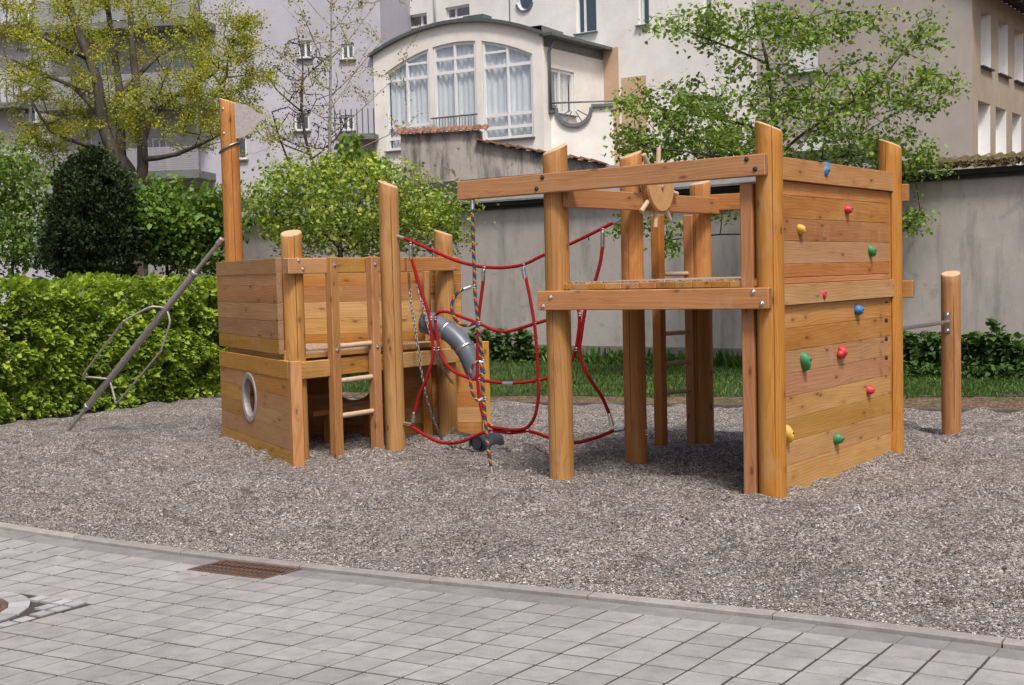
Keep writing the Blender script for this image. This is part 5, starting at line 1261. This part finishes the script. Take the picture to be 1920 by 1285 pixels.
# ---- old stained gable wall behind it
FO = Face(V2(dep(900, 300, 28.2)), Vector((math.sin(math.radians(104)), math.cos(math.radians(104)), 0)))
og = thing('old_gable_wall', 'stained peeling grey gable wall with clay coping tiles below the bay', 'wall', FO.at(0, 0))
q = [FO.uz(x, y) for x, y in ((751, 252), (897, 244), (897, 266), (1132, 308))]; zt0 = (q[0][1]+q[1][1])/2
poly = [(q[0][0], 0), (q[3][0]+1.5, 0), (q[3][0]+1.5, q[3][1]-.25), (q[3][0], q[3][1]), (q[2][0], q[2][1]), (q[1][0], zt0), (q[0][0], zt0)]
b = MB(); b.prism([FO.at(u_, z) for u_, z in poly], -FO.n*.36); b.build('wall', 'oldwall', og, origin=FO.at(0, 0))
nt_ = 13
for k in range(nt_):
    uu = q[0][0]-.14+(q[1][0]-q[0][0]+.34)*(k+.5)/nt_; b = MB(); N = 6; vs = []; hw = (q[1][0]-q[0][0]+.3)/nt_/2; dz = random.uniform(-.008, .012)
    for o0, zz_ in ((.12, zt0-.03), (-.18, zt0+.09)):
        for k2 in range(N+1): t = math.pi*k2/N; vs.append(FO.at(uu-hw*math.cos(t), zz_+dz+.055*math.sin(t), o0))
    vs += [v_-UZ*.022 for v_ in vs]; m_ = N+1
    fs = [(k2, k2+1, m_+k2+1, m_+k2) for k2 in range(N)]+[(k2+2*m_+1, k2+2*m_, k2+3*m_, k2+3*m_+1) for k2 in range(N)]+[(k2, 2*m_+k2, 2*m_+k2+1, k2+1) for k2 in range(N)]; b.add(vs, fs); b.build('coping_tile', 'tile', og, origin=FO.at(uu, zt0))
ns = 12
for k in range(ns):
    f0, f1 = k/ns-.01, (k+1)/ns+.02; a = (q[2][0]+(q[3][0]-q[2][0])*f0, q[2][1]+(q[3][1]-q[2][1])*f0+.03+.02); c = (q[2][0]+(q[3][0]-q[2][0])*f1, q[2][1]+(q[3][1]-q[2][1])*f1+.012)
    b = MB(); p0, p1 = FO.at(a[0], a[1], -.12), FO.at(c[0], c[1], -.12); b.bar(p0+UZ*random.uniform(0, .012), p1+UZ*random.uniform(.0, .015), .55, .035); b.build('coping_tile', 'tile', og, origin=p0)

# ================================================================== TREES AND PLANTS
M['l_globe'] = m_leaf('crab_apple_leaf', [(0.127, 0.212, 0.037), (0.230, 0.350, 0.061), (0.356, 0.444, 0.081), (0.483, 0.529, 0.122)], .35)
M['l_right'] = m_leaf('dogwood_leaf', [(0.093, 0.177, 0.038), (0.167, 0.282, 0.056), (0.240, 0.366, 0.070), (0.333, 0.416, 0.103)], .35)
M['l_maple'] = m_leaf('maple_blossom', [(0.264, 0.330, 0.037), (0.396, 0.449, 0.053), (0.475, 0.488, 0.066), (0.264, 0.198, 0.053)], .4)
M['l_yew'] = m_leaf('thuja_spray', [(0.017, 0.031, 0.013), (0.031, 0.053, 0.018), (0.049, 0.077, 0.025)], .1, .7)
M['l_lilac'] = m_leaf('lilac_leaf', [(0.078, 0.147, 0.028), (0.138, 0.250, 0.045), (0.207, 0.328, 0.062)], .35)
M['l_hedge'] = m_leaf('hornbeam_leaf', [(0.124, 0.214, 0.032), (0.226, 0.349, 0.049), (0.328, 0.463, 0.063), (0.451, 0.542, 0.102)], .4)
M['l_ginkgo'] = m_leaf('ginkgo_bud', [(0.265, 0.265, 0.055), (0.406, 0.390, 0.086)], .4)
M['l_cherry'] = m_leaf('cherry_leaf', [(0.090, 0.195, 0.030), (0.150, 0.270, 0.045), (0.240, 0.210, 0.060)], .4)
M['l_brown'] = m_leaf('dry_cone', [(.03, .018, .014), (.06, .035, .025)], .05, .8)
M['l_nettle'] = m_leaf('nettle_leaf', [(0.039, 0.087, 0.024), (0.069, 0.137, 0.035), (0.108, 0.186, 0.050)], .25)
# ---- crab apple with flat crown behind the ship
rg = np.random.default_rng(21); YG = gp(655, 712).y; base = gp(655, 712)
sk = polyskel([[(655, 714), (650, 620), (642, 520), (637, 450), (634, 410)], [(640, 470), (600, 430, -.3), (550, 400, -.6)], [(638, 450), (690, 415, .3), (760, 395, .5)], [(637, 455), (660, 400, -.5), (700, 350, -.7)], [(636, 430), (600, 370, .5), (560, 340, .8)], [(638, 470), (720, 440, -.4), (800, 430, -.5)]], YG)
tg = ell_px(665, 385, 190, 75, YG, 1.7, 230, rg)+ell_px(530, 385, 80, 85, YG, 1.0, 70, rg)+ell_px(800, 400, 85, 62, YG, .9, 80, rg)+ell_px(850, 435, 50, 28, YG, .5, 18, rg)+ell_px(640, 325, 150, 40, YG, 1.2, 70, rg)+ell_px(650, 455, 150, 30, YG, 1.0, 60, rg)
root, P_, tips = tree('crab_apple_tree', 'low spreading light green tree on a dark trunk behind the ship deck', tg, sk, None, 'bark', 'l_globe', rg, .005, 2.4, .10, .062, 'leaf', 25, .15, .2, .5, flat=.75)
# drooping cherry shoots rising from its middle
pts = []
for cx, cy, ax_, ay_, nn in ((655, 275, 22, 32, 130), (612, 318, 22, 30, 110), (648, 310, 24, 30, 110), (718, 318, 18, 24, 80), (690, 300, 18, 26, 50)): pts += ell_px(cx, cy, ax_, ay_, YG+.6, .3, nn, rg)
put('shoot_leaves', leaf_mesh('shoot_leaves', np.array(pts)-np.array(P_[0]), .125, 'diam', 1.6, .2, rg), 'l_cherry', Matrix.Translation(Vector(P_[0])), root)
b = MB()
for a in ([(637, 420), (645, 360), (655, 300), (660, 262)], [(640, 400), (620, 350), (612, 305)], [(650, 390), (690, 340), (716, 305)]): b.tube(smoothpath([dep(x, y, YG+.6) for x, y in a], .2), .012, 6)
b.build('shoot_stem', 'bark', root, smooth=True)
# ---- tiered tree on the right, in front of the wall
rg = np.random.default_rng(22); YR = 18.4; tb = gp(1462, 716)
sk = polyskel([[(1472, 722), (1465, 560), (1456, 400), (1450, 250), (1446, 180), (1437, 110), (1420, 45), (1405, -20)],
               [(1452, 300), (1500, 255, -.3), (1560, 215, -.5), (1640, 160, -.7), (1700, 90, -.8)], [(1450, 260), (1400, 235, .4), (1300, 215, .7), (1220, 200, .9)],
               [(1453, 330), (1380, 300, -.5), (1290, 285, -.9), (1200, 275, -1.0)], [(1455, 360), (1540, 300, .4), (1640, 290, .7), (1720, 285, .8)], [(1448, 215), (1520, 160, .7), (1590, 110, 1.0)],
               [(1440, 120), (1370, 90, -.4), (1290, 60, -.6)], [(1428, 70), (1500, 40, .4), (1560, 20, .5)], [(1458, 440), (1350, 440, .3), (1260, 450, .5)], [(1458, 430), (1600, 420, -.2), (1700, 415, -.3)], [(1456, 380), (1560, 330, -1.0), (1650, 300, -1.4)]], YR)
tg = (ell_px(1440, 215, 210, 95, YR, 2.0, 240, rg)+ell_px(1240, 215, 110, 70, YR, 1.2, 90, rg)+ell_px(1215, 280, 70, 32, YR, .9, 45, rg)+ell_px(1640, 180, 130, 90, YR, 1.2, 95, rg)+ell_px(1740, 175, 70, 40, YR, .6, 30, rg)
      + ell_px(1430, 70, 130, 60, YR, 1.3, 90, rg)+ell_px(1300, 50, 90, 40, YR, .8, 40, rg)+ell_px(1560, 40, 100, 40, YR, .9, 40, rg)+ell_px(1720, 60, 70, 40, YR, .5, 22, rg)+ell_px(1690, 290, 70, 35, YR, .7, 34, rg)+ell_px(1715, 418, 36, 26, YR, .4, 15, rg)+ell_px(1250, 435, 40, 45, YR, .5, 22, rg)
      + ell_px(1180, 425, 45, 22, YR, .4, 10, rg)+ell_px(1345, 395, 30, 22, YR, .4, 9, rg)+ell_px(1730, 322, 38, 26, YR, .4, 12, rg)+ell_px(1370, 275, 110, 35, YR, 1.2, 60, rg)+ell_px(1600, 285, 80, 35, YR, 1.2, 40, rg))
tree('tiered_tree', 'airy green tree with tiered branches rising behind the tower wall', tg, sk, None, 'bark', 'l_right', rg, .0045, 2.4, .075, .064, 'leaf', 18, .11, .15, .6, flat=.55)
# ---- big maple on the left
rg = np.random.default_rng(23); YM = 25.0
sk = polyskel([[(262, 640), (258, 420), (240, 320), (215, 290), (192, 230), (182, 150), (150, 70), (120, -20)],
               [(250, 380), (228, 300), (226, 190), (216, 110), (200, 0)], [(256, 400), (268, 310), (262, 210), (250, 110), (242, -10)], [(262, 320), (280, 230, .3), (330, 180, .6), (400, 140, .8)],
               [(215, 290), (150, 268, -.5), (95, 245, -.8), (60, 190, -1.0)], [(190, 220), (140, 165, .4), (80, 140, .8), (20, 110, 1.0)], [(264, 300), (330, 290, -.6), (400, 260, -.9)], [(226, 180), (290, 110, .5), (360, 60, .8)], [(170, 110), (100, 80, -.6), (30, 40, -.9)],
               [(250, 380), (150, 340, -.8), (60, 345, -1.2), (0, 350, -1.3)]], YM, [(.2, .06), (.12, .04), (.13, .04), (.06, .015)])
tg = (ell_px(240, 110, 250, 120, YM, 2.4, 190, rg)+ell_px(70, 150, 110, 150, YM, 1.8, 120, rg)+ell_px(420, 90, 90, 120, YM, 1.3, 80, rg)+ell_px(330, 220, 150, 70, YM, 1.5, 90, rg)+ell_px(50, 290, 80, 60, YM, 1.3, 45, rg)+ell_px(440, 230, 60, 40, YM, 1.0, 22, rg)+ell_px(200, -10, 260, 40, YM, 1.5, 70, rg)+ell_px(465, 130, 60, 120, YM, 1.0, 45, rg)+ell_px(470, 250, 60, 45, YM, .8, 22, rg)+ell_px(140, 250, 120, 50, YM, 1.2, 35, rg))
tree('maple_tree', 'large many stemmed maple with yellow green blossom at the left', tg, sk, None, 'barkgrey', 'l_maple', rg, .006, 2.35, .19, .046, 'diam', 80, .09, -.1, .5, flat=.8)
# ---- bright tree and shrub at the left edge
rg = np.random.default_rng(24); YS = 21.0
sk = polyskel([[(20, 640), (22, 540), (26, 450), (30, 380), (20, 300)]], YS)
tg = ell_px(35, 415, 75, 100, YS, 1.0, 120, rg)+ell_px(10, 330, 60, 60, YS, 1.0, 50, rg)
tree('pale_shrub', 'pale green flowering shrub at the far left above the hedge', tg, sk, None, 'bark', 'l_lilac', rg, .005, 2.4, .05, .07, 'leaf', 30, .2, .2, .5, cat='shrub')
# ---- dark conifer
rg = np.random.default_rng(25); YC = 19.6; cb = dep(172, 650, YC); cb.z = 0
con = thing('thuja_conifer', 'dense dark green conifer behind the hedge', 'conifer', cb)
top = hz(cb, 300); pts = []; dirs = []
lobes = [(165, 415, 58, 92, .85, 15000), (205, 455, 58, 70, .8, 11000), (135, 470, 48, 60, .7, 8500), (205, 372, 40, 62, .6, 8500), (150, 350, 36, 55, .5, 7000), (180, 320, 26, 38, .4, 4000), (225, 410, 36, 70, .6, 6000)]
for cx, cy, ax_, ay_, ry, n_ in lobes:
    c_ = np.array(dep(cx, cy, YC)); h_ = np.array((ax_/FPX*YC, ry, ay_/FPX*YC))
    for p_ in ell_px(cx, cy, ax_, ay_, YC, ry, n_, rg, .62):
        q_ = (np.array(p_)-c_)/h_; k_ = 1+.40*noise.noise((q_[0]*2.3+cx, q_[1]*2.3, q_[2]*2.3))+.38*noise.noise((q_[0]*6+cx, q_[1]*6, q_[2]*6)); v_ = c_+q_*h_*k_
        if v_[2] < .1 or noise.noise((v_[0]*3.2, v_[1]*3.2, v_[2]*3.2)) > .30: continue
        pts.append(tuple(v_-np.array(cb))); dirs.append((q_[0]*.7, q_[1]*.7, .55))
put('foliage', leaf_mesh('foliage', np.array(pts), .058, 'diam', 0, .2, rg, np.array(dirs)), 'l_yew', Matrix.Translation(cb), con)
b = MB(); b.tube([(0, 0, -.1), (0, 0, top*.5), (.05, 0, top*.92)], [.11, .07, .02], 8); put('trunk', b.mesh('trunk', True), 'bark', Matrix.Translation(cb), con)
# ---- lilac bush
rg = np.random.default_rng(26); YL = 20.5
sk = polyskel([[(318, 660), (316, 560), (312, 480), (306, 420)], [(314, 520), (345, 470, -.3), (372, 420, -.4)], [(314, 500), (275, 450, .2), (245, 410, .3)], [(316, 560), (335, 500, .5), (350, 440, .6)]], YL)
tg = ell_px(300, 415, 92, 78, YL, 1.1, 190, rg)+ell_px(375, 455, 55, 65, YL, .8, 80, rg)+ell_px(240, 385, 50, 45, YL, .7, 50, rg)+ell_px(400, 400, 40, 50, YL, .6, 30, rg)
tree('lilac_bush', 'rounded mid green lilac bush between conifer and mast', tg, sk, None, 'bark', 'l_lilac', rg, .005, 2.4, .055, .085, 'leaf', 30, .16, .3, .5, cat='bush')
# ---- pale trunked ginkgo, barely in leaf
rg = np.random.default_rng(27); YK = 30.0
paths = [[(612, 640), (616, 420), (618, 300), (620, 150), (622, -40)]]
for y0, dx, dy, dz in ((250, 130, -110, .5), (230, -120, -90, -.4), (180, 110, -120, -.6), (170, -110, -80, .6), (110, 90, -110, .4), (100, -90, -90, -.3), (60, 70, -90, 0), (50, -70, -80, .3), (300, 140, -60, -.5), (290, -130, -50, .4), (10, 50, -60, .2), (5, -60, -50, -.2), (205, 80, -130, .9), (140, -60, -130, -.9)):
    x0 = 618+(300-y0)*.013; paths.append([(x0, y0), (x0+dx*.35, y0+dy*.3, dz*.4), (x0+dx*.7, y0+dy*.68, dz*.8), (x0+dx, y0+dy, dz)])
sk = polyskel(paths, YK); P0_ = np.array([s[0] for s in sk]); tg = []
for s in sk[20:]:
    p = np.array(s[0])
    if p[2] > 4.2 and rg.random() < .8: tg += [tuple(p+rg.normal(size=3)*np.array([.45, .4, .35])) for _ in range(2)]
tree('ginkgo_tree', 'young tree with straight pale trunk and sparse yellow green buds', tg, sk, None, 'barkpale', 'l_ginkgo', rg, .006, 2.2, .085, .06, 'diam', 20, .09, -.3, .4, bend=.06, flat=1)
# ---- dark crooked alder behind it
rg = np.random.default_rng(28); YA = 33.0
sk = polyskel([[(600, 640), (596, 420), (592, 330), (575, 270), (565, 200), (568, 120), (555, 50)], [(585, 300), (630, 260, .4), (655, 215, .7)], [(566, 210), (520, 170, -.5), (485, 120, -.7)], [(568, 150), (610, 110, .5), (640, 90, .6)], [(580, 290), (530, 270, .6), (500, 245, .8)], [(592, 340), (540, 300, -.4), (510, 210, -.8)]], YA)
tg = ell_px(560, 150, 85, 90, YA, 1.6, 85, rg)+ell_px(580, 250, 90, 50, YA, 1.4, 55, rg)
tree('alder_tree', 'dark crooked leafless tree with hanging cones against the lavender house', tg, sk, None, 'bark', 'l_brown', rg, .009, 2.3, .14, .06, 'diam', 7, .10, .8, .3, bend=.3, flat=1)
# ---- hornbeam hedge
rg = np.random.default_rng(29); h0, h1 = Vector((-9.2, 10.05, 0)), Vector((-3.15, 19.55, 0)); ht = (h1-h0).normalized(); hn = Vector((ht.y, -ht.x, 0)); HL = (h1-h0).length
hedge = thing('hornbeam_hedge', 'clipped bright green hornbeam hedge along the left of the gravel', 'hedge', (h0+h1)/2)
pts = []; dirs = []
while len(pts) < 68000:
    s_ = rg.random()*HL; zf = rg.random(); top_ = 1.70+.14*noise.noise((s_*1.3, 0, 5))+.14*noise.noise((s_*4, 0, 8)); z = .04+zf*(top_-.04)
    bul = .20*noise.noise((s_*1.5, z*1.8, 2))+.13*noise.noise((s_*4.2, z*4.2, 7)); depth_ = rg.random()**1.8*.75
    if z > top_-.12: depth_ = rg.random()*.9
    if z < .25 and rg.random() < .35: continue
    gap = noise.noise((s_*3.3, z*3.3, 11))
    if depth_ < .22 and gap > .22: continue
    p = h0+ht*s_+hn*(bul-depth_+.04*math.sin(z*2))+UZ*z; pts.append(tuple(p)); dirs.append((hn.x*.8, hn.y*.8, .15 if z < top_-.15 else .8))
hc_ = np.array((h0+h1)/2)
put('foliage', leaf_mesh('foliage', np.array(pts)-hc_, .074, 'leaf', .25, .55, rg, np.array(dirs)), 'l_hedge', Matrix.Translation((h0+h1)/2), hedge)
for k in range(34):
    s_ = HL*(k+.5)/34+random.uniform(-.1, .1); p = h0+ht*s_-hn*(.32+random.uniform(-.12, .1)); b = MB(); b.tube(smoothpath([p-UZ*.05, p+UZ*.5+Vector((random.uniform(-.05, .05), random.uniform(-.05, .05), 0)), p+UZ*1.1+Vector((random.uniform(-.12, .12), random.uniform(-.12, .12), 0)), p+UZ*1.55+Vector((random.uniform(-.2, .2), random.uniform(-.2, .2), 0))], .2), [.03]*0 or .022, 6); b.build('stem', 'bark', hedge, smooth=True, origin=p)
# ---- nettles along the wall
def nettle_meshes(h, seed):
    rg = np.random.default_rng(seed); b = MB(); P = []; D = []
    for st in range(3):
        a = rg.random()*6.28; x0, y0 = .07*math.cos(a), .07*math.sin(a); hh = h*(.7+.4*rg.random()); lean = rg.normal(size=2)*.08
        b.tube([(x0, y0, -.03), (x0+lean[0]*.5, y0+lean[1]*.5, hh*.55), (x0+lean[0], y0+lean[1], hh)], [.006, .005, .003], 5); n = int(hh/.075)
        for k in range(1, n+1):
            f = k/n; aa = k*1.57+a
            for q in range(4): t = aa+q*math.pi/2; P.append((x0+lean[0]*f, y0+lean[1]*f, hh*f)); D.append((math.cos(t), math.sin(t), -.25 if f < .9 else .6))
    return b.mesh('stem', True), leaf_mesh('leaves', np.array(P), .115, 'leaf', .15, .9, rg, np.array(D))
NM = [nettle_meshes(h, 40+k) for k, h in enumerate((.45, .6, .75, .95))]
for a, l in NM: a.materials.append(M['l_nettle']); l.materials.append(M['l_nettle'])
def nettle(x, y, kind, label, group):
    t = thing('nettle_plant', label, 'nettle', (x, y, .0), group)
    mt = Matrix.Translation((x, y, 0)) @ Matrix.Rotation(random.random()*6.28, 4, 'Z')
    put('stem', NM[kind][0], None, mt, t); put('leaves', NM[kind][1], None, mt, t)
for k in range(34):
    x = FW_.uz(1690+270*(k+random.random())/34, 640); p = FW_.at(x[0], 0, .12+random.random()*.6); px__ = topx(p)[0]
    nettle(p.x, p.y, random.choice([0, 0, 0, 1, 1]), 'leafy dark green nettle clump along the grey wall right of the tower', 'nettles by the wall at right')
p = FW_.at(FW_.uz(1888, 640)[0], 0, .7); nettle(p.x, p.y, 3, 'tallest nettle standing above the others near the right edge', None)
for k in range(15):
    x = FW_.uz(912+110*(k+random.random())/15, 640); p = FW_.at(x[0], 0, .1+random.random()*.45); nettle(p.x, p.y, random.choice([0, 0, 1]), 'leafy nettle clump at the wall foot behind the net', 'nettles by the wall behind the net')
# low ground cover at the wall foot
rg = np.random.default_rng(51); pts = []
while len(pts) < 5000:
    x = rg.uniform(1680, 1990); u_ = FW_.uz(x, 640)[0]; p = FW_.at(u_, .02+rg.random()*.24*(.4+.6*rg.random()), rg.random()**1.4*1.0+.02); pts.append(tuple(p))
for _ in range(2200):
    u_ = FW_.uz(rg.uniform(900, 1030), 640)[0]; pts.append(tuple(FW_.at(u_, .02+rg.random()*.25, rg.random()*.5+.02)))
tag(stuff(put('ground_cover', leaf_mesh('ground_cover', np.array(pts), .075, 'leaf', .2, .8, rg), 'l_nettle')), 'low dark leafy weeds at the foot of the wall', 'weeds')
